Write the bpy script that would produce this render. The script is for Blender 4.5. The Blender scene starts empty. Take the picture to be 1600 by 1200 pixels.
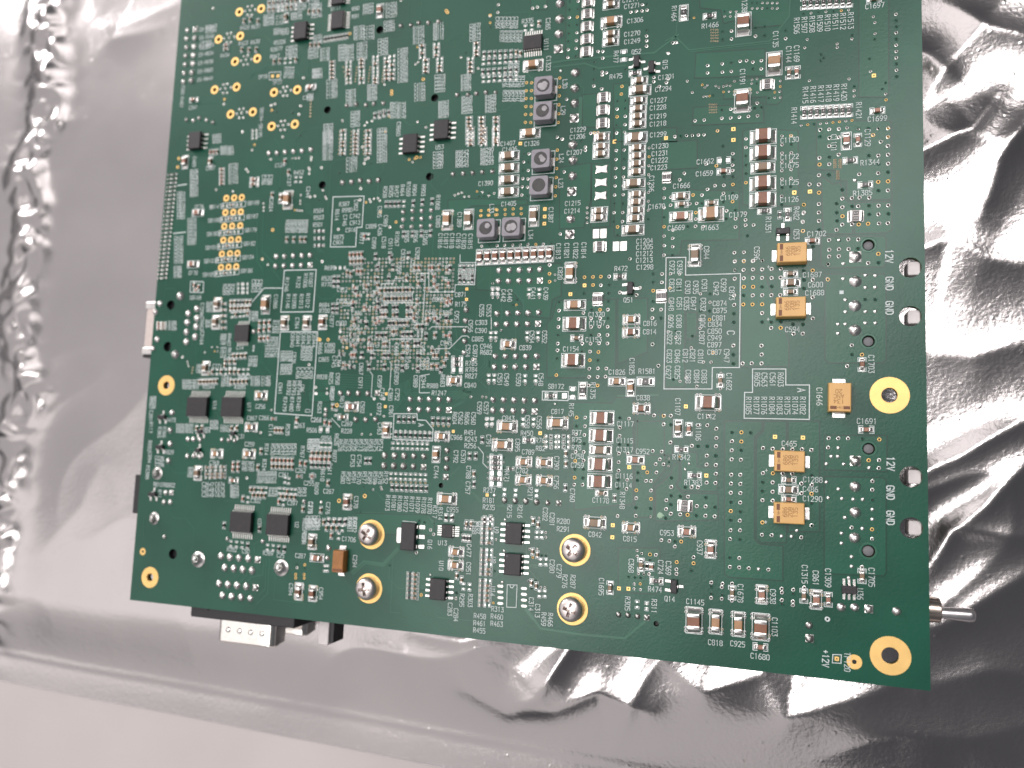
import bpy, bmesh, math, random
import numpy as np
from mathutils import Vector, Matrix

random.seed(11)
MM = 0.001                       # all survey data below is in millimetres
COL = bpy.context.scene.collection
scene = bpy.context.scene

# ---------------------------------------------------------------- camera
# The board's face is the plane z = 0 of the board frame (x along the long lettering
# direction, y up the board, z out of it).  BZ is its height above the table.
BZ = 33.0
FPX = 1216.3                     # focal length for a 1600 px wide frame
U = np.array((0.95351511, 0.00792532, -0.30124098))
V = np.array((0.03918178, -0.99442865, 0.09785936))
N = np.array((-0.2987871, -0.10511353, -0.94851327))
H = 173.0                        # lens height over the board

cam_d = bpy.data.cameras.new('camera')
cam = bpy.data.objects.new('camera', cam_d)
COL.objects.link(cam)
M = Matrix.Identity(4)
for i in range(3):
    M[0][i] = (U[0], -U[1], -U[2])[i]
    M[1][i] = (V[0], -V[1], -V[2])[i]
    M[2][i] = (N[0], -N[1], -N[2])[i]
M[2][3] = (H + BZ) * MM
cam.matrix_world = M
cam_d.sensor_width = 36.0
cam_d.lens = 36.0 * FPX / 1600.0
cam_d.clip_start = 0.005
cam_d.clip_end = 20.0
cam_d.dof.use_dof = True
cam_d.dof.focus_distance = 0.168
cam_d.dof.aperture_fstop = 11.5
scene.camera = cam

# ---------------------------------------------------------------- light
world = bpy.data.worlds.new('World')
scene.world = world
world.use_nodes = True
bgn = world.node_tree.nodes['Background']
bgn.inputs['Color'].default_value = (0.90, 0.92, 1.0, 1)
bgn.inputs['Strength'].default_value = 0.095

def area(name, loc, target, sx, sy, power, col):
    l = bpy.data.lights.new(name, 'AREA')
    l.shape = 'RECTANGLE'; l.size = sx; l.size_y = sy
    l.energy = power; l.color = col
    o = bpy.data.objects.new(name, l)
    COL.objects.link(o)
    o.location = loc
    o.rotation_euler = (Vector(target) - Vector(loc)).to_track_quat('-Z', 'Y').to_euler()
    return o

area('ceiling_panel_wide', (-2.3, 0.7, 1.7), (0, 0, 0), 3.4, 3.0, 17.0, (1.0, 0.945, 0.935))
area('ceiling_lamp', (-3.0, 2.4, 1.4), (0, 0.03, 0), 1.2, 0.9, 55.0, (1.0, 0.96, 0.94))
area('fill_panel_near', (-1.05, -1.2, 1.7), (0, 0, 0), 2.9, 1.5, 8.0, (1.0, 0.945, 0.93))  # added fill panel, brightens what the lower bag film reflects
area('sheen_panel_far', (-0.55, 1.15, 1.75), (0, 0, 0), 1.3, 0.9, 5.5, (1.0, 0.95, 0.93))  # added soft panel, gives the upper board more sheen
strip = area('ceiling_strip_light', (-0.04, 0.29, 1.75), (0, 0, 0), 2.1, 0.24, 19.0, (1.0, 0.96, 0.94))
strip.rotation_euler = (0, 0, math.radians(47.6))

scene.view_settings.view_transform = 'Standard'
scene.view_settings.look = 'None'
scene.view_settings.exposure = 0.28
scene.view_settings.gamma = 1.0
scene.view_settings.use_curve_mapping = False

# ---------------------------------------------------------------- materials
def nodes(m):
    m.use_nodes = True
    return m.node_tree, m.node_tree.nodes['Principled BSDF']

def mat(name, col, rough=0.5, metal=0.0, var=0.12, vscale=900.0, bump=0.0, bscale=2500.0, spec=0.5, rvar=0.0):
    m = bpy.data.materials.new(name)
    t, p = nodes(m)
    p.inputs['Metallic'].default_value = metal
    p.inputs['Roughness'].default_value = rough
    p.inputs['Specular IOR Level'].default_value = spec
    tc = t.nodes.new('ShaderNodeTexCoord')
    geo = t.nodes.new('ShaderNodeNewGeometry')
    nz = t.nodes.new('ShaderNodeTexNoise')
    nz.inputs['Scale'].default_value = vscale
    nz.inputs['Detail'].default_value = 4.0
    t.links.new(geo.outputs['Position'], nz.inputs['Vector'])
    r = t.nodes.new('ShaderNodeValToRGB')
    lo = [c * (1 - var) for c in col]; hi = [min(1, c * (1 + var)) for c in col]
    r.color_ramp.elements[0].position = 0.3; r.color_ramp.elements[1].position = 0.7
    r.color_ramp.elements[0].color = (*lo, 1); r.color_ramp.elements[1].color = (*hi, 1)
    t.links.new(nz.outputs['Fac'], r.inputs['Fac'])
    t.links.new(r.outputs['Color'], p.inputs['Base Color'])
    if rvar:
        mr = t.nodes.new('ShaderNodeMapRange')
        mr.inputs['To Min'].default_value = rough - rvar; mr.inputs['To Max'].default_value = rough + rvar
        t.links.new(nz.outputs['Fac'], mr.inputs['Value'])
        t.links.new(mr.outputs['Result'], p.inputs['Roughness'])
    if bump:
        n2 = t.nodes.new('ShaderNodeTexNoise'); n2.inputs['Scale'].default_value = bscale; n2.inputs['Detail'].default_value = 3
        t.links.new(geo.outputs['Position'], n2.inputs['Vector'])
        b = t.nodes.new('ShaderNodeBump'); b.inputs['Strength'].default_value = bump; b.inputs['Distance'].default_value = 0.00005
        t.links.new(n2.outputs['Fac'], b.inputs['Height'])
        t.links.new(b.outputs['Normal'], p.inputs['Normal'])
    return m

MT = {}
MT['mask'] = mat('solder_mask_over_laminate', (0.0065, 0.074, 0.0450), 0.32, var=0.14, vscale=60, bump=0.42, bscale=1900, spec=0.42)
MT['pour'] = mat('solder_mask_over_copper', (0.0090, 0.089, 0.0530), 0.32, var=0.12, vscale=60, bump=0.42, bscale=1900, spec=0.42)
MT['trace'] = mat('solder_mask_over_trace', (0.015, 0.110, 0.066), 0.32, var=0.1, vscale=60)
MT['gap'] = mat('solder_mask_over_clearance', (0.0040, 0.044, 0.0280), 0.32, var=0.12, vscale=60)
MT['laminate'] = mat('board_edge_laminate', (0.05, 0.075, 0.035), 0.7, var=0.3, vscale=400)
MT['silk'] = mat('white_silkscreen_ink', (0.62, 0.68, 0.68), 0.6, var=0.10, vscale=1500)
MT['tin'] = mat('tinned_solder', (0.76, 0.735, 0.715), 0.32, 1.0, var=0.08, vscale=1200, bump=0.5, bscale=1500, rvar=0.08)
MT['dull'] = mat('dull_lead_solder', (0.50, 0.49, 0.47), 0.36, 1.0, var=0.2, vscale=1200, bump=0.6, bscale=1500)
MT['gold'] = mat('gold_plating', (0.90, 0.59, 0.22), 0.45, 0.6, var=0.06, vscale=500)
MT['tan'] = mat('tan_plated_via', (0.62, 0.50, 0.34), 0.45, 0.5, var=0.1)
MT['hole'] = mat('painted_hole_shade', (0.008, 0.010, 0.009), 0.6)  # flat discs on vias and pads, hole shade painted as dark colour
MT['capb'] = mat('red_brown_ceramic', (0.23, 0.098, 0.056), 0.42, var=0.14, vscale=700)
MT['capg'] = mat('grey_tan_ceramic', (0.23, 0.155, 0.098), 0.42, var=0.12, vscale=700)
MT['capo'] = mat('light_tan_ceramic', (0.38, 0.215, 0.115), 0.42, var=0.12, vscale=700)
MT['capp'] = mat('pinkish_ceramic', (0.34, 0.17, 0.12), 0.42, var=0.12, vscale=700)
MT['resb'] = mat('black_resistor_glaze', (0.02, 0.02, 0.023), 0.3, var=0.2)
MT['alum'] = mat('white_alumina', (0.50, 0.47, 0.46), 0.55, var=0.1)
MT['epoxy'] = mat('black_moulding_compound', (0.021, 0.018, 0.022), 0.5, var=0.2, bump=0.4, bscale=3000)
MT['ferr'] = mat('grey_ferrite_shield', (0.27, 0.255, 0.285), 0.5, var=0.12, vscale=900, bump=0.3, bscale=3000)
MT['core'] = mat('dark_ferrite_core', (0.045, 0.042, 0.044), 0.38, var=0.3, vscale=900, bump=0.5, bscale=1200)
MT['glue'] = mat('glossy_grey_glue', (0.36, 0.34, 0.36), 0.22, var=0.2)
MT['tant'] = mat('orange_tantalum_case', (0.66, 0.385, 0.135), 0.42, var=0.05, vscale=400, bump=0.25, bscale=3000)
MT['tand'] = mat('dark_orange_tantalum_case', (0.33, 0.135, 0.032), 0.45, var=0.15, vscale=900)
MT['stripe'] = mat('brown_polarity_stripe', (0.17, 0.060, 0.022), 0.5, var=0.1)
MT['mark'] = mat('brown_case_marking', (0.30, 0.135, 0.035), 0.5, var=0.05)
MT['steel'] = mat('nickel_steel_screw', (0.70, 0.64, 0.62), 0.38, 1.0, var=0.1, vscale=700, rvar=0.06)
MT['shell'] = mat('bright_connector_shell', (0.80, 0.77, 0.73), 0.22, 1.0, var=0.05, bump=0.2, bscale=500)
MT['black'] = mat('black_plastic', (0.014, 0.013, 0.016), 0.4, var=0.2)
MT['peg'] = mat('translucent_white_plastic', (0.62, 0.58, 0.58), 0.4, var=0.06)
MT['grey'] = mat('grey_plastic', (0.17, 0.17, 0.18), 0.5, var=0.1)
MT['pale'] = mat('pale_beige_plastic', (0.62, 0.53, 0.50), 0.5, var=0.06)
MT['brass'] = mat('nickel_brass_bushing', (0.56, 0.48, 0.42), 0.26, 1.0, var=0.1)
MT['chrome'] = mat('polished_lever', (0.72, 0.69, 0.70), 0.32, 1.0, var=0.05)
MT['fleck'] = mat('green_mask_fleck', (0.30, 0.45, 0.32), 0.5)

# ---------------------------------------------------------------- mesh helpers
class MB:
    """collects geometry in mm; build() links it as one mesh object"""
    def __init__(s):
        s.v = []; s.f = []; s.m = []; s.slots = []
    def slot(s, name):
        if name not in s.slots: s.slots.append(name)
        return s.slots.index(name)
    def add(s, verts, faces, m):
        o = len(s.v); k = s.slot(m)
        s.v.extend(verts)
        for f in faces:
            s.f.append([i + o for i in f]); s.m.append(k)
    def loops(s, rings, m, cap0=True, cap1=True):
        n = len(rings[0]); vs = [p for r in rings for p in r]; fs = []
        for k in range(len(rings) - 1):
            for i in range(n):
                j = (i + 1) % n
                fs.append([k*n+i, k*n+j, (k+1)*n+j, (k+1)*n+i])
        if cap0: fs.append(list(range(n - 1, -1, -1)))
        if cap1: fs.append([(len(rings)-1)*n + i for i in range(n)])
        s.add(vs, fs, m)
    def cbox(s, x0, x1, y0, y1, z0, z1, m, c=0.0, ct=None, taper=0.0):
        """box with cut vertical corners (c) and softened top edge (ct)"""
        if ct is None: ct = c
        def ring(z, i, cc):
            a, b, d, e = x0 + i, x1 - i, y0 + i, y1 - i
            if cc <= 0: return [(a, d, z), (b, d, z), (b, e, z), (a, e, z)]
            return [(a+cc, d, z), (b-cc, d, z), (b, d+cc, z), (b, e-cc, z), (b-cc, e, z), (a+cc, e, z), (a, e-cc, z), (a, d+cc, z)]
        if ct > 0:
            r = [ring(z0, 0, c), ring(z1 - ct, taper, c), ring(z1 - 0.3*ct, taper + 0.3*ct, c), ring(z1, taper + ct, c)]
        else:
            r = [ring(z0, 0, c), ring(z1, taper, c)]
        s.loops(r, m)
    def lathe(s, prof, n, m, cx=0, cy=0, cap0=False, cap1=True, rot=0.0, wob=0.0):
        rings = []
        for (r, z) in prof:
            rings.append([(cx + r*math.cos(rot + 2*math.pi*i/n)*(1 + wob*math.sin(3*i+r)), cy + r*math.sin(rot + 2*math.pi*i/n), z) for i in range(n)])
        s.loops(rings, m, cap0, cap1)
    def ribbon(s, pts, w, z, m, closed=False):
        """flat mitred stroke"""
        P_ = [np.array(p, float) for p in pts]
        n = len(P_)
        L, R = [], []
        for i in range(n):
            a = P_[i-1] if (i > 0 or closed) else None
            b = P_[(i+1) % n] if (i < n-1 or closed) else None
            d1 = (P_[i]-a) if a is not None else (b-P_[i])
            d2 = (b-P_[i]) if b is not None else (P_[i]-a)
            d1 = d1/(np.linalg.norm(d1)+1e-9); d2 = d2/(np.linalg.norm(d2)+1e-9)
            t = d1+d2; l = np.linalg.norm(t)
            t = t/l if l > 1e-6 else d1
            nn = np.array((-t[1], t[0])); k = nn @ np.array((-d1[1], d1[0])); k = max(k, 0.4)
            off = nn*(w/2)/k
            e = np.zeros(2)
            if a is None: e = -d2*w*0.4
            if b is None: e = d1*w*0.4
            L.append(P_[i]+off+e); R.append(P_[i]-off+e)
        vs = [(p[0], p[1], z) for p in L] + [(p[0], p[1], z) for p in R]
        fs = [[i, n+i, n+(i+1) % n, (i+1) % n] for i in range(n if closed else n-1)]
        s.add(vs, fs, m)
    def mesh(s, name, smooth=False):
        me = bpy.data.meshes.new(name)
        me.from_pydata([(a*MM, b*MM, c*MM) for a, b, c in s.v], [], s.f)
        for k in s.slots: me.materials.append(MT[k])
        me.polygons.foreach_set('material_index', s.m)
        if smooth:
            me.polygons.foreach_set('use_smooth', [True]*len(s.f))
            try: me.set_sharp_from_angle(angle=math.radians(38))
            except Exception: pass
        me.update()
        return me
    def build(s, name, parent=None, smooth=False, loc=None):
        return put(name, s.mesh(name, smooth), parent, loc)

def put(name, me, parent=None, loc=None, rz=0.0):
    o = bpy.data.objects.new(name, me)
    COL.objects.link(o)
    if parent is not None: o.parent = parent
    if loc is not None: o.location = [c*MM for c in loc]
    o.rotation_euler = (0, 0, rz)
    return o

# photo survey: a reading taken in the photograph -> the place on the plane z (mm) of the board frame
def G(px, py, z=0.0):
    d = np.array((px - 800.0, py - 600.0, FPX))
    c = -(d @ N); h = H - z
    return (h*(d @ U)/c, h*(d @ V)/c)
_t = [0, 0, 0.1875]
def T(x0, y0, k=0.1875):
    _t[:] = [x0, y0, k]
def q(x, y, z=0.0):
    return G(_t[0] + x*_t[2], _t[1] + y*_t[2], z)

# ---------------------------------------------------------------- table and bag
tb = MB()
MT['table'] = mat('off_white_table_top', (0.52, 0.47, 0.465), 0.42, var=0.03, vscale=40, bump=0.12, bscale=900)
tb.add([(-900, -700, 0), (900, -700, 0), (900, 900, 0), (-900, 900, 0), (-900, -700, -25), (900, -700, -25), (900, 900, -25), (-900, 900, -25)],
       [[0, 1, 2, 3], [7, 6, 5, 4], [0, 4, 5, 1], [1, 5, 6, 2], [2, 6, 7, 3], [3, 7, 4, 0]], 'table')
table = tb.build('table_top')
table['kind'] = 'structure'; table['label'] = 'off-white table top below the silver bag'

def hash2(ix, iy, s):
    h = np.sin(ix*127.1 + iy*311.7 + s*74.7)*43758.5453
    return h - np.floor(h)
def gnoise(x, y, s=0):
    ix, iy = np.floor(x), np.floor(y); fx, fy = x-ix, y-iy
    w = lambda t: t*t*t*(t*(t*6-15)+10)
    def g(ox, oy):
        a = hash2(ix+ox, iy+oy, s)*2*np.pi
        return np.cos(a)*(fx-ox) + np.sin(a)*(fy-oy)
    u, v = w(fx), w(fy)
    return (g(0, 0)*(1-u)+g(1, 0)*u)*(1-v) + (g(0, 1)*(1-u)+g(1, 1)*u)*v
def sstep(a, b, x):
    t = np.clip((x-a)/(b-a), 0, 1); return t*t*(3-2*t)

BAGZ = 3.0 - BZ                                   # mean height of the bag in the board frame
eL, eM = G(0, 1064, 0.4-BZ), G(577, 1178, 0.4-BZ)
def bag_edge(x):                                  # the sealed lower edge of the bag
    return eL[1] + (eM[1]-eL[1])/(eM[0]-eL[0])*(x-eL[0])
nx, ny = 560, 420
xs = np.linspace(-335, 130, nx); ts = np.linspace(0, 1, ny)
X, Tt = np.meshgrid(xs, ts)
Y0 = bag_edge(X) + 0.5*gnoise(X/35, X*0+3.3, 5)
Y = Y0 + (230 - Y0)*Tt
de = (Y - Y0)                                     # distance from the sealed edge
right = sstep(-75, 0, X + 0.55*Y)                 # the right half is pulled into tighter folds
low = sstep(75, 15, Y)*sstep(-160, -60, X)
wx = X + 14*gnoise(X/46, Y/46, 11); wy = Y + 14*gnoise(X/46, Y/46, 12)
act = np.maximum(right, 0.7*low)
ca, sa = math.cos(0.62), math.sin(0.62)
al, ac = wx*ca + wy*sa, -wx*sa + wy*ca            # folds of the right half run diagonally
Z = (1.0 + 2.0*act)*gnoise(wx/95, wy/80, 41) + (0.25 + 0.5*act)*gnoise(wx/45, wy/45, 2)
Z += (0.1 + 0.75*act)*gnoise(al/80, ac/30, 34)
rd = 1 - np.abs(gnoise(al/85, ac/40, 31))*2.6
Z += (0.30 + 0.5*act)*np.clip(rd, 0, 1)**3
Z += (0.04 + 0.06*right)*gnoise(X/9, Y/9, 8)
Z += (0.004 + 0.012*right)*gnoise(X/1.8, Y/1.8, 9)
def ridge(pts, h, w):
    # a pulled crease of the film: sharp crest, hollow flanks, fading at both ends
    P_ = [np.array(G(px, py, 5.0-BZ)) for px, py in pts]
    best = np.full(X.shape, 1e9); par = np.zeros(X.shape); acc = 0.0
    jx, jy = X + 1.2*gnoise(X/14, Y/14, 51), Y + 1.2*gnoise(X/14, Y/14, 52)
    tot = sum(np.linalg.norm(b_-a_) for a_, b_ in zip(P_[:-1], P_[1:]))
    for a_, b_ in zip(P_[:-1], P_[1:]):
        d_ = b_-a_; L_ = np.linalg.norm(d_)
        t_ = np.clip(((jx-a_[0])*d_[0] + (jy-a_[1])*d_[1])/L_**2, 0, 1)
        ds = np.hypot(jx-a_[0]-t_*d_[0], jy-a_[1]-t_*d_[1])
        par = np.where(ds < best, (acc + t_*L_)/tot, par); best = np.minimum(best, ds); acc += L_
    fade = 0.35 + 0.65*np.sin(np.pi*np.clip(par, 0.02, 0.98))
    return h*fade*np.exp(-(np.sqrt(best**2 + 0.5**2) - 0.5)/(w*(0.6+0.4*fade)))
for pts, h, w in [
    ([(1380,800),(1455,735),(1540,690),(1640,640)], 2.2, 5.0), ([(1440,900),(1490,830),(1540,790),(1640,690)], 2.6, 5.0),
    ([(1490,825),(1560,835),(1640,845)], 1.6, 4.0), ([(1420,1000),(1500,965),(1560,925),(1640,880)], 2.4, 6.0),
    ([(1380,60),(1450,90),(1500,130)], 2.4, 6.0), ([(1380,260),(1450,225),(1520,200),(1560,150)], 2.4, 6.0), ([(1540,330),(1560,250),(1620,160)], 2.0, 6.0),
    ([(1400,400),(1480,370),(1540,400),(1640,420)], 1.8, 7.0), ([(1480,0),(1540,40),(1640,60)], 1.6, 5.0), ([(1400,540),(1520,560),(1640,520)], 1.2, 8.0),
    ([(905,980),(870,1040),(840,1095),(800,1120)], 2.4, 5.0), ([(720,1085),(790,1120),(870,1115),(930,1085),(1010,1120)], 2.2, 5.0),
    ([(640,985),(720,1000),(800,985)], 1.8, 5.0), ([(1010,1000),(1060,1050),(1100,1085),(1190,1060)], 1.7, 6.0), ([(1190,1060),(1230,1125),(1320,1100),(1420,1060)], 1.8, 7.0),
    ([(620,1140),(680,1165),(740,1160)], 1.0, 4.0), ([(1280,1190),(1400,1150),(1520,1160),(1640,1130)], 1.3, 8.0), ([(1440,1080),(1540,1050),(1640,1060)], 1.4, 6.0),
    ([(60,860),(120,790),(150,730)], .45, 10.0), ([(100,640),(160,730),(190,800)], .4, 10.0), ([(150,20),(170,60),(250,40)], .8, 6.0)]:
    Z += ridge(pts, 0.82*h, w)
# crumpled side fold down the left
fx = -237 + 5*gnoise(Y/28, Y*0, 21) + 9*np.clip(1-np.abs(Y-17)/16, 0, 1) + 5*np.clip(1-np.abs(Y-112)/14, 0, 1)
lf = np.exp(-((X-fx+9)/9.0)**2)
Z += lf*(3.0 + 2.5*gnoise(X/9, Y/11, 22) + 3.5*np.abs(gnoise(X/14, Y/9, 23)))
Z -= 2.2*sstep(0, 1, (fx-X)/10)
# heat-sealed band along the lower edge
band = sstep(30, 7, de)
Z = np.maximum(Z + 3.0, 0.5)
Z = Z*(1-0.92*band) + 0.10*np.exp(-((de-9.5)/0.8)**2)
Zb = 0.15 - BZ + Z*sstep(-3.0, 8, de)
Zb = np.minimum(Zb, -19.5)
vv = [(float(a), float(b), float(c)) for a, b, c in zip(X.ravel(), Y.ravel(), Zb.ravel())]
ff = [[j*nx+i, j*nx+i+1, (j+1)*nx+i+1, (j+1)*nx+i] for j in range(ny-1) for i in range(nx-1)]
m = bpy.data.materials.new('metallised_shielding_film')
MT['film'] = m
t, p = nodes(m)
p.inputs['Metallic'].default_value = 1.0
geo = t.nodes.new('ShaderNodeNewGeometry')
n1 = t.nodes.new('ShaderNodeTexNoise'); n1.inputs['Scale'].default_value = 25; n1.inputs['Detail'].default_value = 5
t.links.new(geo.outputs['Position'], n1.inputs['Vector'])
r = t.nodes.new('ShaderNodeValToRGB')
r.color_ramp.elements[0].color = (0.44, 0.415, 0.42, 1); r.color_ramp.elements[1].color = (0.55, 0.52, 0.515, 1)
t.links.new(n1.outputs['Fac'], r.inputs['Fac']); t.links.new(r.outputs['Color'], p.inputs['Base Color'])
mr = t.nodes.new('ShaderNodeMapRange'); mr.inputs['To Min'].default_value = 0.13; mr.inputs['To Max'].default_value = 0.27
t.links.new(n1.outputs['Fac'], mr.inputs['Value']); t.links.new(mr.outputs['Result'], p.inputs['Roughness'])
n2 = t.nodes.new('ShaderNodeTexNoise'); n2.inputs['Scale'].default_value = 1100; n2.inputs['Detail'].default_value = 4
t.links.new(geo.outputs['Position'], n2.inputs['Vector'])
vo = t.nodes.new('ShaderNodeTexVoronoi'); vo.inputs['Scale'].default_value = 260
t.links.new(geo.outputs['Position'], vo.inputs['Vector'])
pit = t.nodes.new('ShaderNodeMapRange'); pit.inputs['From Max'].default_value = 0.14; pit.inputs['To Min'].default_value = 1.0; pit.inputs['To Max'].default_value = 0.0
t.links.new(vo.outputs['Distance'], pit.inputs['Value'])
ad = t.nodes.new('ShaderNodeMath'); ad.operation = 'MULTIPLY_ADD'; ad.inputs[1].default_value = 0.8
t.links.new(pit.outputs['Result'], ad.inputs[0]); t.links.new(n2.outputs['Fac'], ad.inputs[2])
bp = t.nodes.new('ShaderNodeBump'); bp.inputs['Strength'].default_value = 0.55; bp.inputs['Distance'].default_value = 0.00008
t.links.new(ad.outputs['Value'], bp.inputs['Height']); t.links.new(bp.outputs['Normal'], p.inputs['Normal'])
bg = MB(); bg.v = [(a, b, c + BZ) for a, b, c in vv]; bg.f = ff; bg.slots = ['film']; bg.m = [0]*len(ff)
bag = bg.build('antistatic_bag', smooth=True)
bag['label'] = 'crumpled silver antistatic bag lying under the circuit board'
bag['category'] = 'bag'

# ---------------------------------------------------------------- the circuit board
board = bpy.data.objects.new('circuit_board', None)
COL.objects.link(board)
board.location = (0, 0, BZ*MM)
board['label'] = 'green printed circuit board crowded with small soldered components, lying on the bag'
board['category'] = 'circuit board'

xl = (G(203, 937)[0] + G(283, 0)[0])/2
xr = (G(1454, 1080)[0] + G(1440, 0)[0])/2
yb = (G(203, 937)[1] + G(1454, 1080)[1])/2
yt = 168.0
HOLES = []          # (x, y, r) drilled right through
def circ(cx, cy, r, n=28):
    return [(cx + r*math.cos(2*math.pi*i/n), cy + r*math.sin(2*math.pi*i/n)) for i in range(n)]

def sheet(name, outlines, z0, z1, m, parent, edge=None):
    """flat sheet with holes, from outlines in mm"""
    cu = bpy.data.curves.new(name, 'CURVE'); cu.dimensions = '2D'; cu.fill_mode = 'BOTH'
    cu.extrude = (z1 - z0)/2
    for o in outlines:
        sp = cu.splines.new('POLY'); sp.points.add(len(o)-1); sp.use_cyclic_u = True
        for i, p in enumerate(o): sp.points[i].co = (p[0], p[1], 0, 1)
    ob = bpy.data.objects.new(name + '_outline', cu)
    COL.objects.link(ob)
    dg = bpy.context.evaluated_depsgraph_get()
    me = bpy.data.meshes.new_from_object(ob.evaluated_get(dg))
    bpy.data.objects.remove(ob); bpy.data.curves.remove(cu)
    me.name = name
    me.transform(Matrix.Translation((0, 0, (z0+z1)/2)))
    me.transform(Matrix.Scale(MM, 4))
    me.materials.clear(); me.materials.append(MT[m])
    if edge:
        me.materials.append(MT[edge])
        for f in me.polygons:
            if abs(f.normal.z) < 0.5: f.material_index = 1
    return put(name, me, parent)

# shared collectors for what is too small to pick apart singly
SILK = MB(); VIA = MB(); TRC = MB(); TINY = MB()
_z = [0]
def silk_z():
    _z[0] = (_z[0] + 1) % 4
    return 0.085 + 0.004*_z[0]

# ---- stroke lettering (cell 4 x 6)
FONT = {
 '0': [[(1,0),(0,1),(0,5),(1,6),(3,6),(4,5),(4,1),(3,0),(1,0)]],
 '1': [[(1,5),(2,6),(2,0)]],
 '2': [[(0,5),(1,6),(3,6),(4,5),(4,4),(0,0),(4,0)]],
 '3': [[(0,6),(4,6),(2,3.6),(3,3.6),(4,2.6),(4,1),(3,0),(1,0),(0,1)]],
 '4': [[(3,0),(3,6),(0,2),(4,2)]],
 '5': [[(4,6),(0,6),(0,3.5),(3,3.5),(4,2.6),(4,1),(3,0),(0,0)]],
 '6': [[(3.6,6),(2,6),(0,3.5),(0,1),(1,0),(3,0),(4,1),(4,2.4),(3,3.4),(0.4,3.4)]],
 '7': [[(0,6),(4,6),(1.5,0)]],
 '8': [[(1,3.2),(0,4.2),(0,5.2),(1,6),(3,6),(4,5.2),(4,4.2),(3,3.2),(1,3.2),(0,2.2),(0,0.9),(1,0),(3,0),(4,0.9),(4,2.2),(3,3.2)]],
 '9': [[(0.4,0),(2,0),(4,2.5),(4,5),(3,6),(1,6),(0,5),(0,3.6),(1,2.6),(3.6,2.6)]],
 'C': [[(4,5),(3,6),(1,6),(0,5),(0,1),(1,0),(3,0),(4,1)]],
 'R': [[(0,0),(0,6),(3,6),(4,5),(4,4),(3,3),(0,3)],[(2,3),(4,0)]],
 'L': [[(0,6),(0,0),(4,0)]],
 'U': [[(0,6),(0,1),(1,0),(3,0),(4,1),(4,6)]],
 'Q': [[(1,0),(0,1),(0,5),(1,6),(3,6),(4,5),(4,1),(3,0),(1,0)],[(2.6,1.6),(4.2,-0.4)]],
 'S': [[(4,5),(3,6),(1,6),(0,5),(0,4),(1,3.2),(3,2.8),(4,2),(4,1),(3,0),(1,0),(0,1)]],
 'B': [[(0,0),(0,6),(3,6),(4,5.2),(4,4),(3,3.2),(0,3.2)],[(3,3.2),(4,2.3),(4,0.9),(3,0),(0,0)]],
 'T': [[(0,6),(4,6)],[(2,6),(2,0)]],
 'P': [[(0,0),(0,6),(3,6),(4,5),(4,4),(3,3),(0,3)]],
 'G': [[(4,5),(3,6),(1,6),(0,5),(0,1),(1,0),(3,0),(4,1),(4,2.8),(2.4,2.8)]],
 'N': [[(0,0),(0,6),(4,0),(4,6)]],
 'D': [[(0,0),(0,6),(2.6,6),(4,4.6),(4,1.4),(2.6,0),(0,0)]],
 'V': [[(0,6),(2,0),(4,6)]],
 'A': [[(0,0),(2,6),(4,0)],[(0.8,2),(3.2,2)]],
 'E': [[(4,6),(0,6),(0,0),(4,0)],[(0,3),(3,3)]],
 'H': [[(0,0),(0,6)],[(4,0),(4,6)],[(0,3),(4,3)]],
 'J': [[(3,6),(3,1),(2,0),(1,0),(0,1)]],
 'K': [[(0,0),(0,6)],[(4,6),(0,2.4)],[(1.4,3.4),(4,0)]],
 'F': [[(4,6),(0,6),(0,0)],[(0,3),(3,3)]],
 '-': [[(0.6,3),(3.4,3)]],
 '+': [[(0.4,3),(3.6,3)],[(2,4.6),(2,1.4)]],
}
def letter(mb, s, cx, cy, o='h', h=1.05, w=0.135, z=None, m='silk', pitch=0.77):
    p = pitch*h/1.05; u = h/6; cw = p*0.68
    total = p*len(s) - (p - cw)
    if o == 'h': ex, ey = np.array((1, 0)), np.array((0, 1))
    elif o == 'v': ex, ey = np.array((0, -1)), np.array((1, 0))
    else: ex, ey = np.array((0, 1)), np.array((-1, 0))
    org = np.array((cx, cy)) - ex*total/2 - ey*h/2
    for i, ch in enumerate(s):
        for st in FONT.get(ch, []):
            pts = [org + ex*(i*p + a*cw/4) + ey*(b*u) for a, b in st]
            mb.ribbon(pts, w, silk_z() if z is None else z, m)
def txt(s, x, y, o='h', h=1.05, w=0.12):
    c = q(x, y); letter(SILK, s, c[0], c[1], o, h, w)
def line(*pts, w=0.16, closed=False):
    SILK.ribbon([q(*p) for p in pts], w, silk_z(), 'silk', closed)
def code():
    a = random.choice('RRRC')
    return a + str(random.choice([random.randint(210, 999), random.randint(1001, 1390)]))
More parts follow.
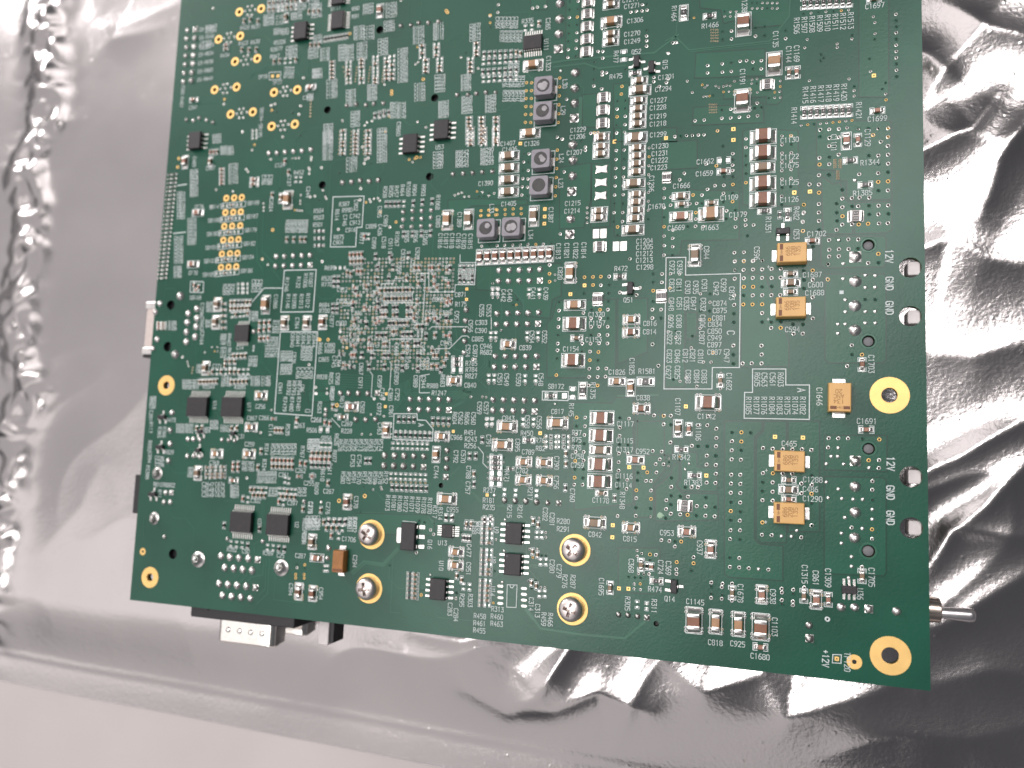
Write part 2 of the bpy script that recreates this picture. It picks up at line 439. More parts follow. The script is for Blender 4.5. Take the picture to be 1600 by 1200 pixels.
def tblk(x0, y0, x1, y1, n, o='h'):
    """a block of n parallel part numbers filling the rectangle"""
    a = q(x0, (y0+y1)/2); b = q(x1, (y0+y1)/2); c = q((x0+x1)/2, y0); d = q((x0+x1)/2, y1)
    W_ = b[0]-a[0]; H_ = c[1]-d[1]
    run, across = (W_, H_) if o == 'h' else (H_, W_)
    n = max(1, min(n, int(across/0.92+.35)))
    ph = across/n; h = min(1.05, ph*0.86)
    cols = max(1, round(run/(0.77*h/1.05*5.3)))
    k = max(3, min(5, round(run/cols/(0.77*h/1.05))))
    nums = [(random.choice('RRC'), random.randint(1, 9)*10**(k-2) + random.randint(0, 10**(k-2)-n-1 if k > 3 else 70)) for c_ in range(cols)]
    for i in range(n):
        f = (i+0.5)/n
        for c_ in range(cols):
            g = (c_+.5)/cols
            s = (nums[c_][0] + str(nums[c_][1] + i))[:k]
            p = q(x0+(x1-x0)*g, y0+(y1-y0)*f) if o == 'h' else q(x0+(x1-x0)*f, y0+(y1-y0)*g)
            letter(SILK, s, p[0], p[1], o, h, 0.112 if h < .95 else .13)

# ---- vias and test pads
def via(x, y, r=0.40, kind=None, z=0.075):
    if kind == 'gold' and r < .34: kind = 'tan'
    k = kind or random.choices(['tin', 'gold', 'pour'], (0.62, 0.10, 0.28))[0]
    VIA.lathe([(r, 0.0), (r*0.93, z), (r*0.72, z+0.02), (r*0.52, z-0.02)], 10, k, x, y, cap1=False)
    VIA.lathe([(r*0.54, z-0.022), (0.001, z-0.022)], 10, 'hole', x, y, cap1=False)
def dot(x, y, r=0.42):
    VIA.lathe([(r, 0.0), (r*0.92, 0.07), (r*0.5, 0.16), (0.001, 0.19)], 10, 'tin', x, y, cap1=False)
def vv_(*pts, r=0.40, kind=None):
    for p in pts:
        c = q(*p); via(c[0]+random.uniform(-.03, .03), c[1]+random.uniform(-.03, .03), r, kind)
def dots(*pts, r=0.40):
    for p in pts: dot(*q(*p), r)
def vr(x0, y0, x1, y1, n, r=0.38, kind=None):
    for i in range(n):
        f = i/max(1, n-1); vv_((x0+(x1-x0)*f, y0+(y1-y0)*f), r=r, kind=kind)

def tree(proto, parent, loc, rz):
    """copy of a part and of its sub-parts"""
    root, kids = proto
    o = put(root[0], root[1], parent, loc, rz)
    for nm, me, l, r in kids:
        put(nm, me, o, l, r)
    return o

# ---- chip parts
DIM = {'0402': (1.0, .52, .42), '0603': (1.6, .82, .75), '0805': (2.05, 1.25, 1.05), '1206': (3.2, 1.6, 1.35), '1210': (3.2, 2.5, 2.0)}
OUT = {'0402': (1.85, 0.86), '0603': (2.9, 1.5), '0805': (3.9, 2.0), '1206': (5.1, 2.45), '1210': (5.5, 3.3)}
PAD = {'0402': (.52, .56), '0603': (.85, .95), '0805': (1.05, 1.4), '1206': (1.15, 1.75), '1210': (1.25, 2.65)}
def end_mesh(kind, res=False, side=1):
    L, W, Hh = DIM[kind]
    if res: Hh = min(Hh, 0.55)
    pw, pd = PAD[kind]; px = OUT[kind][0]/2 - pw/2 - 0.14
    t = L*(0.19 if res else 0.24)
    mb = MB()
    a, b = (L/2 - t, L/2 + 0.03)
    x0, x1 = (a, b) if side > 0 else (-b, -a)
    c = min(0.14, Hh*0.2)
    mb.cbox(x0, x1, -W/2-.02, W/2+.02, 0.03, Hh+0.03, 'tin', c=c*0.8, ct=c)
    p0, p1 = (px-pw/2, px+pw/2) if side > 0 else (-px-pw/2, -px+pw/2)
    mb.cbox(p0, p1, -pd/2, pd/2, 0.0, 0.05, 'tin', c=0.05, ct=0)
    # solder fillet running up the end of the terminal
    e = L/2 + 0.02; f = px + pw/2 - 0.08; g = W/2 - 0.03
    prof = [(e, Hh*0.62), (e+(f-e)*0.25, Hh*0.32), (e+(f-e)*0.6, Hh*0.13), (f, 0.052)]
    vs = []; fs = []
    for (xx, zz) in prof:
        k = (xx - e)/(f - e + 1e-6); gg = g + (pd/2 - 0.05 - g)*k
        vs += [(side*xx, -gg, zz), (side*xx, gg, zz)]
    n = len(prof)
    for i in range(n-1):
        fs.append([2*i, 2*i+1, 2*i+3, 2*i+2] if side < 0 else [2*i, 2*i+2, 2*i+3, 2*i+1])
    o = len(vs)
    vs += [(side*e, -g, 0.05), (side*e, g, 0.05)]
    fs.append([0] + [2*i for i in range(1, n)] + [o]); fs.append([1] + [2*i+1 for i in range(1, n)][::1] + [o+1])
    mb.add(vs, fs, 'tin')
    return mb.mesh('terminal', smooth=True)
_proto = {}
def cap_proto(kind, tone):
    k = ('c', kind, tone)
    if k not in _proto:
        L, W, Hh = DIM[kind]
        mb = MB(); c = min(0.12, Hh*0.14)
        mb.cbox(-L*0.29, L*0.29, -W/2, W/2, 0.05, Hh, 'cap'+tone, c=0, ct=c)
        body = mb.mesh('ceramic_capacitor')
        _proto[k] = (('ceramic_capacitor', body), [('terminal', end_mesh(kind, side=1), (0, 0, 0), 0), ('terminal', end_mesh(kind, side=-1), (0, 0, 0), 0)])
    return _proto[k]
def res_proto(kind):
    k = ('r', kind)
    if k not in _proto:
        L, W, Hh = DIM[kind]; Hh = min(Hh, 0.55)
        mb = MB()
        mb.cbox(-L*0.33, L*0.33, -W/2, W/2, 0.05, Hh-0.04, 'alum', c=0, ct=0.03)
        mb.cbox(-L*0.32, L*0.32, -W*0.46, W*0.46, Hh-0.04, Hh+0.03, 'resb', c=0.05, ct=0.03)
        if kind != '0402': mb.cbox(-L*.09, L*.09, -W*.12, W*.12, Hh+.03, Hh+.036, 'alum')
        _proto[k] = (('chip_resistor', mb.mesh('chip_resistor')), [('terminal', end_mesh(kind, True, 1), (0, 0, 0), 0), ('terminal', end_mesh(kind, True, -1), (0, 0, 0), 0)])
    return _proto[k]
def outline(kind, c, o, style=None):
    a, b = OUT[kind]; a /= 2; b /= 2
    if kind in ('0402', '0603'):
        g = a*0.42
        segs = [[(-g, b), (-a, b), (-a, -b), (-g, -b)], [(g, b), (a, b), (a, -b), (g, -b)]]
        cl = False
    else:
        segs = [[(-a, b), (-a, -b), (a, -b), (a, b)]]; cl = True
    for s in segs:
        pts = [(c[0]+x, c[1]+y) if o == 'h' else (c[0]-y, c[1]+x) for x, y in s]
        SILK.ribbon(pts, 0.10 if kind == '0402' else 0.15, silk_z(), 'silk', cl)
def ringvias(kind, c, o):
    a, b = OUT[kind]; pw, pd = PAD[kind]
    px = a/2 - pw/2 - .14
    for sx in (-1, 1):
        for sy in (-1, 1):
            for k in (-0.32, 0.32):
                x, y = sx*px + k*1.15, sy*(b/2 + 0.05)
                if o == 'v': x, y = -y, x
                via(c[0]+x, c[1]+y, 0.33, random.choice(['tin', 'tin', 'tin', 'gold']), 0.08)
def rot(o): return (0 if o == 'h' else math.pi/2) + random.uniform(-.02, .02)
def cap(kind, x, y, o='h', tone='g'):
    c = q(x, y); star = '*' in tone; tone = tone[0]
    outline(kind, c, o)
    if star: ringvias(kind, c, o)
    return tree(cap_proto(kind, tone), board, (c[0], c[1], 0.0), rot(o))
def res(kind, x, y, o='h'):
    c = q(x, y); outline(kind, c, o)
    return tree(res_proto(kind), board, (c[0], c[1], 0.0), rot(o))
def empty(kind, x, y, o='h'):
    """unfitted pair of pads"""
    c = q(x, y); outline(kind, c, o)
    pw, pd = PAD[kind]; px = OUT[kind][0]/2 - pw/2 - .14
    for s in (-1, 1):
        hx, hy = (pw/2, pd/2) if o == 'h' else (pd/2, pw/2)
        dx, dy = (s*px, 0) if o == 'h' else (0, s*px)
        TINY.cbox(c[0]+dx-hx, c[0]+dx+hx, c[1]+dy-hy, c[1]+dy+hy, 0.0, 0.09, 'tin', c=0.08, ct=0.04)

# 0402 parts: the larger showing ones are objects of their own, the rest one mesh
SMALL = []      # (x, y, orient, type)
def sm(x, y, o='v', ty='c'):
    c = q(x, y); SMALL.append((c[0], c[1], o, ty))
def arr(x0, y0, x1, y1, n, o='v', ty='c'):
    for i in range(n):
        f = i/max(1, n-1); sm(x0+(x1-x0)*f, y0+(y1-y0)*f, o, ty if len(ty) == 1 else random.choice(ty))
def small_geo(mb, ty, cx=0.0, cy=0.0, o='h'):
    L, W = 1.0, 0.52
    def bx(x0, x1, y0, y1, z0, z1, m, c):
        if o == 'h': mb.cbox(cx+x0, cx+x1, cy+y0, cy+y1, z0, z1, m, c=0, ct=c)
        else: mb.cbox(cx-y1, cx-y0, cy+x0, cy+x1, z0, z1, m, c=0, ct=c)
    h = 0.34 if ty == 'r' else 0.48
    if ty != 'e':
        bx(-.36, .36, -W/2, W/2, .05, h, {'r': 'resb', 'c': 'capg', 'p': 'capp', 'd': 'epoxy'}[ty], .05)
        for s in (-1, 1):
            a, b = sorted((s*.355, s*.52)); bx(a, b, -W/2-.01, W/2+.01, .04, h+.02, 'tin', .06)
    for s in (-1, 1):
        a, b = sorted((s*.48, s*.68) if ty != 'e' else (s*.32, s*.74)); bx(a, b, -.24, .24, 0, .10, 'tin', .05)

# ---- leaded packages
def gull(L, w):
    """one gull-wing lead pointing +x from the body side at x=0"""
    mb = MB(); t = 0.10
    prof = [(0, .75), (L*0.28, .75), (L*0.45, .16), (L, .16)]
    top = [(x, z) for x, z in prof]; bot = [(x, z-t) for x, z in prof]
    rings = [[(a[0], -w/2, a[1]), (a[0], w/2, a[1]), (b[0], w/2, b[1]), (b[0], -w/2, b[1])] for a, b in zip(top, bot)]
    mb.loops(rings, 'tin')
    pwid = w*(0.58 if w > .3 else .5)
    mb.cbox(L*0.34, L+0.55, -pwid, pwid, 0.0, 0.07, 'tin', c=.03, ct=.02)
    return mb.mesh('pin')
_pins = {}
def chip(name, x, y, w, h, n, side, z=1.45, plen=1.05, pw=0.42, pitch=1.27, hh=1.5, only=None, m='epoxy', rz=0.0):
    """moulded package; w, h body size; n leads on each of two sides ('lr' or 'tb')"""
    c = q(x, y, z)
    mb = MB()
    mb.cbox(-w/2, w/2, -h/2, h/2, 0.15, hh*0.55, m, c=.05, ct=0, taper=-.06)
    mb.cbox(-w/2-.06, w/2+.06, -h/2-.06, h/2+.06, hh*0.55, hh, m, c=.08, ct=.16)
    mb.lathe([(.22, hh+.0), (.20, hh+.006), (.001, hh+.006)], 12, 'resb', -w/2+.6, h/2-.6, cap1=False)
    o = mb.build(name, board, loc=(c[0], c[1], 0)); o.rotation_euler.z = rz
    k = (plen, pw)
    if k not in _pins: _pins[k] = gull(plen, pw)
    for s in (-1, 1):
        for i in range(n if only is None else only[0 if s < 0 else 1]):
            nn = n if only is None else only[0 if s < 0 else 1]
            f = (i - (nn-1)/2)*(pitch if nn > 1 else 0)
            if side == 'lr': put('pin', _pins[k], o, (s*w/2, f, 0), 0 if s > 0 else math.pi)
            else: put('pin', _pins[k], o, (f, s*h/2, 0), math.pi/2 if s > 0 else -math.pi/2)
    return o
def so8(x, y): return chip('small_outline_chip', x, y, 3.8, 4.7, 4, 'lr')
def sot(x, y, side='lr', flip=False, bw=1.25, bl=2.7):
    w, h = (bw, bl) if side == 'lr' else (bl, bw)
    return chip('small_transistor', x, y, w, h, 2, side, z=1.0, plen=.75, pw=.48, pitch=1.9, hh=1.05, only=(1, 2) if flip else (2, 1))

# ---- through-hole solder joints
_joint = {}
def joint_mesh(r, kind, v):
    k = (round(r, 2), kind, v)
    if k not in _joint:
        rr = random.Random(v*7+int(r*100)); mb = MB(); hgt = r*(0.55+0.25*rr.random())
        m = 'dull' if kind in ('d', 'D') else 'tin'
        if kind in ('s', 'D'):
            a = r*0.92
            mb.cbox(-a, a, -a, a, 0, .12, m, c=.06, ct=.05)
        else:
            mb.lathe([(r, 0), (r*.98, .05)], 16, m, cap1=False)
        sx, sy = rr.uniform(-.12, .12)*r, rr.uniform(-.12, .12)*r
        rings = []
        for f, z in (((.96, .05), (.86, .22), (.68, .5), (.46, .74), (.34, .82)) if r < 1.3 else ((.96, .06), (.78, .16), (.60, .34), (.46, .58), (.38, .80))):
            rings.append([(sx*z+r*f*math.cos(i*math.pi/8), sy*z+r*f*math.sin(i*math.pi/8), .05+hgt*z) for i in range(16)])
        mb.loops(rings, m, cap0=False)
        mb.lathe([(r*.30, hgt*.6), (r*.27, hgt*1.15), (r*.18, hgt*1.25)], 10, m, sx, sy)
        _joint[k] = mb.mesh('solder_joint', smooth=True)
    return _joint[k]
def joint(x, y, d=50, kind='o', name='solder_joint', z=0):
    c = q(x, y); e = q(x+d/2, y); r = max(.35, min(2.2, (q(x, y-d/2)[1]-q(x, y+d/2)[1])/2*0.55+(e[0]-c[0])*0.45))
    r = round(r*8)/8
    return put(name, joint_mesh(r, kind, random.randint(0, 3)), board, (c[0], c[1], 0), random.choice((0, 1, 2, 3))*math.pi/2)
def joints(pts, d=50, kind='o', sq=()):
    for i, p in enumerate(pts):
        k = kind
        if i in sq or (i - len(pts)) in sq: k = 'D' if kind == 'd' else 's'
        joint(p[0], p[1], d, k)

# ---- gold pads
_gold = {}
def gold_ring(x, y, ro, ri, hole=True, name='gold_ring_pad', sqr=False):
    c = q(x, y); k = (ro, ri, sqr)
    if k not in _gold:
        mb = MB(); n = 32
        if sqr:
            mb.cbox(-ro, ro, -ro, ro, 0, .05, 'gold', c=.05, ct=.02)
            mb.lathe([(ri, .052), (.001, .052)], 14, 'hole', cap1=False)
        else:
            mb.lathe([(ro, 0), (ro-.03, .05), (ri+.06, .05), (ri, .02), (ri, -.6 if hole else 0.02)], n, 'gold', cap1=False)
            if not hole: mb.lathe([(ri, .022), (.001, .022)], n, 'hole', cap1=False)
        _gold[k] = mb.mesh(name)
    if hole: HOLES.append((c[0], c[1], ri + .01))
    return put(name, _gold[k], board, (c[0], c[1], 0))
def gsq(*pts, r=0.42):
    for p in pts: gold_ring(p[0], p[1], r, r*.36, False, 'gold_test_pad', True)

# ================================================================ survey of the board, tile by tile
# ---- upper left
T(200, 0)
for p in [(928,100),(1110,72),(755,328),(935,300),(892,513),(1077,487),(722,748),(905,725),(1217,770),(1410,748),(855,952),(1040,933),(1197,1053),(1390,1035)]:
    gold_ring(p[0], p[1], 1.28, .58)
for a, b in [((928,100),(1110,72)),((755,328),(935,300)),((892,513),(1077,487)),((722,748),(905,725)),((1217,770),(1410,748)),((855,952),(1040,933)),((1197,1053),(1390,1035))]:
    mx, my = (a[0]+b[0])/2, (a[1]+b[1])/2
    vv_((mx,my),(mx-18,my-30),(mx+15,my-36),(mx-20,my+40),(mx+14,my+38),(mx-42,my+8),(mx+45,my-6), r=.36, kind='tin')
for i, p in enumerate([(562,245),(557,318),(550,388),(545,460),(540,530),(533,603),(528,672)]): joint(p[0], p[1], 48, 's' if i == 0 else 'o')
for p in [(495,252),(488,322),(488,395),(480,465),(476,538),(468,610),(462,680)]: joint(p[0], p[1], 40)
for i, s in enumerate(['ES-R502','ES-R540','ES-R850','ES-R834','ES-R838','ES-R855','ES-R849']): txt(s, 662-3*i, 240+70*i, h=1.0)
tblk(640,205,750,280,2); tblk(600,340,700,410,2)
txt('J560-R487', 455, 800, 'v'); cap('0603',550,835,'h','p'); txt('C341',545,897)
cap('0603',1530,725,'h','p'); txt('C332',1500,812)
txt('R428',975,232); txt('R637',1068,222); txt('R423',962,362); txt('R638',1062,350); txt('R434',810,462)
txt('TP78',1125,642); gsq((1205,635),(1250,633)); txt('TP77',1245,690); line((1180,605),(1275,600),(1272,662),(1178,668), closed=True)
for p in [(970,180),(1020,165),(1085,180),(950,415),(1010,420),(1070,415)]: sm(p[0],p[1],'v','c')
sm(820,380,'h','p'); sm(818,412,'h','c')
txt('SB194-SB195',1110,1020,'v'); arr(1055,1090,1055,1150,3,'h','e')
tblk(1160,0,1340,95,3); tblk(1345,0,1490,90,3); arr(1180,30,1400,10,7,'v','cr'); arr(1180,85,1400,60,7,'v','ce')
tblk(1130,120,1220,215,3); tblk(1240,120,1290,215,2); cap('0603',1320,150,'v','g'); tblk(1360,100,1450,165,2)
so8(1430,250)
tblk(1215,235,1345,290,2); tblk(1195,335,1340,370,1); tblk(1180,390,1300,430,1); tblk(1180,450,1270,490,1)
arr(1220,515,1400,500,5,'v','ce'); tblk(1300,380,1430,480,3); tblk(1300,560,1385,650,3,'v'); tblk(1535,570,1600,650,2)
arr(1510,100,1590,95,3,'v','c'); tblk(1500,0,1600,60,2); arr(1525,380,1595,375,3,'v','ce'); tblk(1490,400,1600,490,3)
vr(1525,840,1522,970,6,.25,'gold'); vv_((1195,880),(1225,870),(1200,920),(1235,930),(1215,900),(1440,885),(1370,938),(1425,955),(955,1100),(805,830),(800,870),(710,70),(1465,650),(1435,1130),(1290,1140))
joints([(488,998),(545,1005),(595,985),(655,1000)], 34); joint(708,1020,34,'d')
cap('0603',1470,0,'h','g')

T(480, 0)
chip('narrow_chip', 247,160,3.6,4.7,8,'lr',plen=.95,pw=.24,pitch=.6,hh=1.1,z=1.1); txt('U111',240,68)
chip('narrow_chip', 250,-35,3.6,4.2,7,'lr',plen=.95,pw=.24,pitch=.6,hh=1.1,z=1.1)
cap('0805',610,92,'v','p')
for b in [(860,215,1000,370,5),(1030,190,1160,335,5),(1345,195,1455,345,5),(640,170,730,265,3),(650,20,755,150,4),(390,215,560,335,4),(45,290,135,370,3),(260,372,390,510,5),(392,352,525,500,5),(570,320,695,465,5),(735,400,860,690,10),(90,400,210,510,4),(40,570,135,655,3),(145,660,270,820,5),(300,745,430,890,5),(480,700,605,840,5),(875,690,1005,845,5),(1040,620,1175,770,5),(1270,620,1380,760,5),(690,850,825,990,5),(340,925,465,1060,5),(1070,840,1205,985,5),(1265,800,1400,950,5),(1460,790,1600,940,5),(115,1030,240,1200,6),(30,30,130,150,4),(370,40,440,170,2),(460,30,560,120,3)]:
    tblk(*b)
tblk(740,990,785,1160,1,'v')
for x, y0, y1, n in [(345,520,690,6),(455,500,690,7),(570,475,690,8),(665,485,660,6),(708,470,660,6),(960,385,480,4),(990,505,600,4),(1078,370,465,4),(1105,490,590,4),(1412,365,460,4),(1362,490,600,4),(210,520,650,5)]:
    arr(x, y0, x, y1, n, 'h', 'cce')
for k in range(4): vr(300+k*8,560+38*k,320+k*8,570+38*k,2,.24,'gold')
for x in (415,525,640): vr(x,560,x-14,680,6,.24,'gold')
arr(1475,455,1745,440,7,'v','r'); arr(1470,515,1745,498,7,'v','re'); arr(1465,602,1742,584,7,'v','r'); arr(1470,662,1742,645,7,'v','re')
arr(150,330,335,300,8,'v','r')
for x in (1350,1455,1575): arr(x,985,x,1190,7,'h','cce')
for x in (610,650): arr(565+(x-610),965,640+(x-610),940,3,'v','r')
so8(1112,1075)
joints([(780,215),(865,210),(930,190),(1010,190),(1095,180)], 36, 'd'); joints([(1250,790),(1340,790),(1410,780),(1490,770),(1570,770)], 36, 'd'); joints([(330,880),(410,870),(490,875),(555,865),(635,860)], 36, 'd')
vv_((968,660),(1525,130),(355,280),(1160,90),(1170,105),(705,760),(705,785), r=.45, kind='gold'); vv_((1320,440),(1283,480),(1425,570),(905,535),(925,520),(920,1015),(990,1060),(500,1020),(540,1010),(480,1045),(295,1005),(780,5),(1525,190),(1525,225),(630,685),(645,705), r=.33)
vr(30,840,25,970,6,.25,'gold')
cap('0603',25,735,'h','p'); tblk(0,780,55,840,2)

T(760, 0)
tblk(75,135,265,245,6,'v'); tblk(110,245,300,365,6,'v'); tblk(180,505,275,610,4,'v'); tblk(135,620,320,860,9,'v')
txt('R335',345,175); txt('U111',500,375,'v'); txt('C265',515,200,'v'); txt('C1323',518,530,'v')
chip('narrow_chip', 382,345,4.6,3.4,8,'tb',plen=1.0,pw=.24,pitch=.58,hh=1.1,z=1.1)
arr(325,235,380,230,2,'v','e'); sm(440,200,'v','c'); sm(250,440,'v','c'); sm(285,450,'v','c')
cap('1206',390,547,'h','o*'); cap('1206',365,1115,'h','o')
def inductor(x, y, lab, glue):
    c = q(x, y, 2.9); s = 2.28
    mb = MB()
    mb.cbox(-s, s, -s, s, .35, 2.9, 'ferr', c=.35, ct=.14)
    mb.cbox(-s+.15, s-.15, -s+.15, s-.15, .05, .35, 'black', c=.3, ct=0)
    mb.lathe([(1.62, 2.904), (.001, 2.904)], 28, 'black', cap1=False)
    o = mb.build('power_inductor', board, loc=(c[0], c[1], 0)); o.rotation_euler.z = random.uniform(-.02, .02)
    k = MB(); k.lathe([(1.56, 2.6), (1.55, 2.90), (1.50, 2.925), (.001, 2.93)], 28, 'core', cap1=False); k.build('ferrite_core', o)
    g = MB(); rr = random.Random(glue)
    for j in range(glue):
        a = rr.uniform(0, 6.28); d = rr.uniform(.5, 1.2); r0 = rr.uniform(.25, .8) if glue < 6 else rr.uniform(.35, .9)
        g.lathe([(r0, 2.932+.004*j), (r0*.8, 2.95+.004*j), (.001, 2.96+.004*j)], 11, 'glue', d*.6*math.cos(a), d*.6*math.sin(a), cap1=False, wob=.25)
    if glue: g.build('glue_blob', o, True)
    for sx in (-1, 1):
        t_ = MB(); t_.cbox(sx*2.2-.55, sx*2.2+.55, -1.0, 1.0, 0, .14, 'tin', c=.1, ct=.04); t_.build('terminal', o)
    b = 2.72; SILK.ribbon([(c[0]-b, c[1]+b), (c[0]-b, c[1]-b), (c[0]+b, c[1]-b), (c[0]+b, c[1]+b)], .17, silk_z(), 'silk', True)
inductor(472,710,'L30',9); inductor(467,920,'L29',1)
txt('L30',655,700,'v'); txt('L29',640,922,'v')
joints([(615,30),(610,158),(605,283),(600,408)], 76, 'o', (3,)); joints([(742,605),(738,735),(735,860),(733,985)], 76, 'o', (3,))
_sr = []
def shunt(x, y, o='h', big=1.0):
    """low-ohm resistor: grey wrap-around ends, two black bars on the middle"""
    if not _sr:
        mb = MB()
        mb.cbox(-.62, .62, -1.12, 1.12, .08, .60, 'alum', ct=.05)
        for s in (-1, 1):
            mb.cbox(-.50, .50, s*.54-.42, s*.54+.42, .60, .66, 'resb', c=.05, ct=.02)
            mb.cbox(-.34, .34, s*.54-.18, s*.54+.18, .66, .666, 'alum')
            mb.cbox(-.26, .26, s*.54-.11, s*.54+.11, .666, .672, 'resb')
        _sr.append(mb.mesh('current_sense_resistor'))
        for s in (-1, 1):
            e = MB(); a, b = sorted((s*.60, s*1.15)); e.cbox(a, b, -1.16, 1.16, .03, .64, 'tin', c=.08, ct=.1)
            a, b = sorted((s*.62, s*1.55)); e.cbox(a, b, -1.18, 1.18, 0, .08, 'tin', c=.12, ct=.03)
            a, b = sorted((s*1.1, s*1.35)); e.cbox(a, b, -1.05, 1.05, .05, .34, 'tin', c=.08, ct=.12)
            _sr.append(e.mesh('terminal', True))
    c = q(x, y)
    ob = put('current_sense_resistor', _sr[0], board, (c[0], c[1], 0), rot(o)); ob.scale = (big, big, 1)
    for k in (1, 2): put('terminal', _sr[k], ob, (0, 0, 0))
for p in [(850,20),(845,120),(840,225),(838,330),(835,435),(978,815),(972,920),(970,1030)]: shunt(*p)
cap('0805',1040,45); cap('1206',1042,187,'h','o*'); cap('0805',1040,287); cap('0805',1036,352); cap('0805',1045,-20)
txt('C1271',1215,50); txt('C1274',1200,-2); txt('C1306',1240,172); txt('C1270',1215,282); txt('C1249',1215,345); txt('R1464',1565,115,'v'); txt('R477',1080,475,'v'); txt('Q52',1250,432); txt('Q15',1490,540,'v'); txt('R475',1080,637); txt('C1201',1500,642)
sot(1250,505,'lr'); sot(1374,552,'lr',True)
empty('0603',1145,465,'v'); res('0603',1240,612,'h')
cap('0805',1275,677); cap('1206',1280,757); cap('0805',1270,842); cap('0805',1265,910); cap('0805',1262,975); cap('0805',1260,1038); cap('1206',1250,1147); cap('0805',960,1140)
for s, x, y in [('C1294',1475,742),('C1227',1435,837),('C1228',1430,897),('C1219',1430,970),('C1218',1430,1032),('C1299',1432,1122),('C1229',765,1082),('C1206',760,1140)]: txt(s, x, y)
vr(697,15,680,480,8); vr(765,10,745,470,8); vr(335,690,325,1020,6,kind='gold'); vr(378,690,370,1020,6,kind='gold'); vr(612,650,600,1022,6,kind='gold')
vv_((1130,720),(1125,785),(1095,845),(1090,910),(1090,975),(1085,1045),(1085,1110),(1160,840),(1158,905),(1157,970),(1155,1040),(1155,1105),(1395,645),(1395,680),(1440,720),(1440,740),(1515,655),(1500,690),(1205,100),(1250,95),(1297,90),(1340,85),(1300,40),(1340,38),(1337,255),(1335,300),(1335,340),(1335,385),(1515,445),(1555,357),(1580,355),(970,485),(970,430),(930,430),(900,520),(900,575),(965,600),(965,625),(1000,608),(895,662),(895,718),(960,740),(1160,578),(870,1110),(900,1108),(930,1105),(605,1160),(630,1160),(590,1145),(425,60),(490,55),(385,70),(100,40),(95,105),(670,828),(615,585))
dots((30,135),(1515,445),(620,590), r=.36); gsq((1070,1178),(1497,1150))

# ---- upper right
T(1040, 0, .2625)
res('0805',108,78,'v'); res('0603',262,97,'h'); txt('R1466',265,152)
cap('1210',463,147,'v','b'); cap('1210',646,380,'v','o'); cap('1210',457,600,'v','b*')
txt('C1238',470,28,'v'); txt('C1135',655,235,'v'); txt('C1191',458,460,'v'); txt('C1144',733,325,'v'); txt('C1169',780,320,'v')
cap('0603',735,435,'v','g'); cap('0603',780,431,'v','p'); shunt(605,505)
for i in range(8): txt('R15%02d' % (6+i), 780+46*i, 155-4.5*i, 'v'); res('0603',825+38*i,672-2*i,'v'); res('0603',825+38*i,22-2*i,'v')
for i in range(6): txt('R14%02d' % (15+i), 832+46*i, 567-3.5*i, 'v')
txt('R1414',765,690,'v'); txt('R1421',1150,660,'v'); txt('C1697',1245,35); cap('0603',1240,-4,'h','g'); cap('0603',1260,661,'h','p'); txt('C1699',1260,707)
gsq((403,768),(403,833),(1240,450))
vv_((250,390),(338,380),(392,375),(443,365),(482,362),(520,370),(570,362),(250,435),(338,430),(392,425),(520,412),(570,410),(338,190),(392,185),(340,238),(392,232),(535,168),(590,160),(535,215),(590,212),(175,720),(230,715),(335,705),(388,702),(440,698),(493,693),(548,690),(335,655),(388,650),(530,645),(570,640),(545,615),(715,183),(715,230))
vr(55,812,230,802,6); vr(1372,85,1375,455,11); vr(820,82,1090,60,7,.3); vr(808,747,1110,718,9,.3)
vv_((1237,100),(1245,135),(1247,200),(1245,235),(1215,350),(1220,425),(1310,495),(1290,530),(1310,560),(1313,595),(925,325),(940,345),(922,362),(1022,262),(1022,282),(1110,210),(1110,232),(843,235),(828,285),(855,480),(1093,470),(1123,515),(1123,540),(1123,572),(310,780),(130,483),(160,550),(12,315),(42,257),(68,253), r=.32)
for j in range(2):
    for i in range(6): vv_((515+30*i, 18+32*j), r=.3)
    for i in range(3): vv_((352+34*i, 70+28*j), r=.3)
for j in range(5):
    for i in range(4): vv_((272+13*i, 177+17*j), r=.2, kind='gold')
for j in range(4):
    for i in range(4): vv_((263+13*i, 622+16*j), r=.2, kind='gold')
vv_((218,505),(235,520),(250,507),(300,512),(318,520),(345,515),(365,510),(385,512),(410,483),(515,475),(545,470),(513,498),(543,497),(345,548),(378,545),(545,550),(650,550),(680,545),(615,585),(650,583),(683,580),(683,483),(683,515),(228,575),(245,573),(262,572),(282,568),(140,105),(170,107), r=.28)
vv_((922,775),(975,772),(1033,768),(1080,762),(1147,770),(1265,765),(1325,762),(922,812),(975,822),(1030,815),(1235,803),(1323,815),(1283,842),(693,810),(745,808),(480,828), r=.36)

# ---- left, second row
T(200, 200)
so8(550,100)
for r_, row in enumerate([((820,885,948),585),((812,877,940),705),((803,868,935),820),((795,858,920),935),((783,850,912),1050),((775,838,902),1162)]):
    for i, x in enumerate(row[0]): gold_ring(x, row[1]-3*i, .98, .40, True, 'gold_ring_pad')
L_ = ['SB147','SB108','SB180','SB101','SB103','SB105']; R_ = ['SB189','SB187','SB179','SB182','SB104','SB186']
for i in range(6):
    x, y = 728-11*i, 657+113*i
    txt(L_[i], x, y); txt(R_[i], x+318, y-32)
    for j in range(3): sm(x+82+58*j, y-8-5*j, 'h', 'e' if j != 1 else 'c')
    line((x+55,y-28),(x+255,y-48),(x+252,y-2),(x+52,y+18), closed=True)
arr(395,388,308,1250,26,'h','R'); arr(352,392,266,1255,26,'h','R')
for b in [(505,345,600,575,9),(398,530,490,760,9),(490,750,580,975,9),(380,900,468,1130,9),(372,1150,460,1250,4)]: tblk(*b)
line((415,480),(490,470), w=.3); line((380,880),(480,868), w=.3)
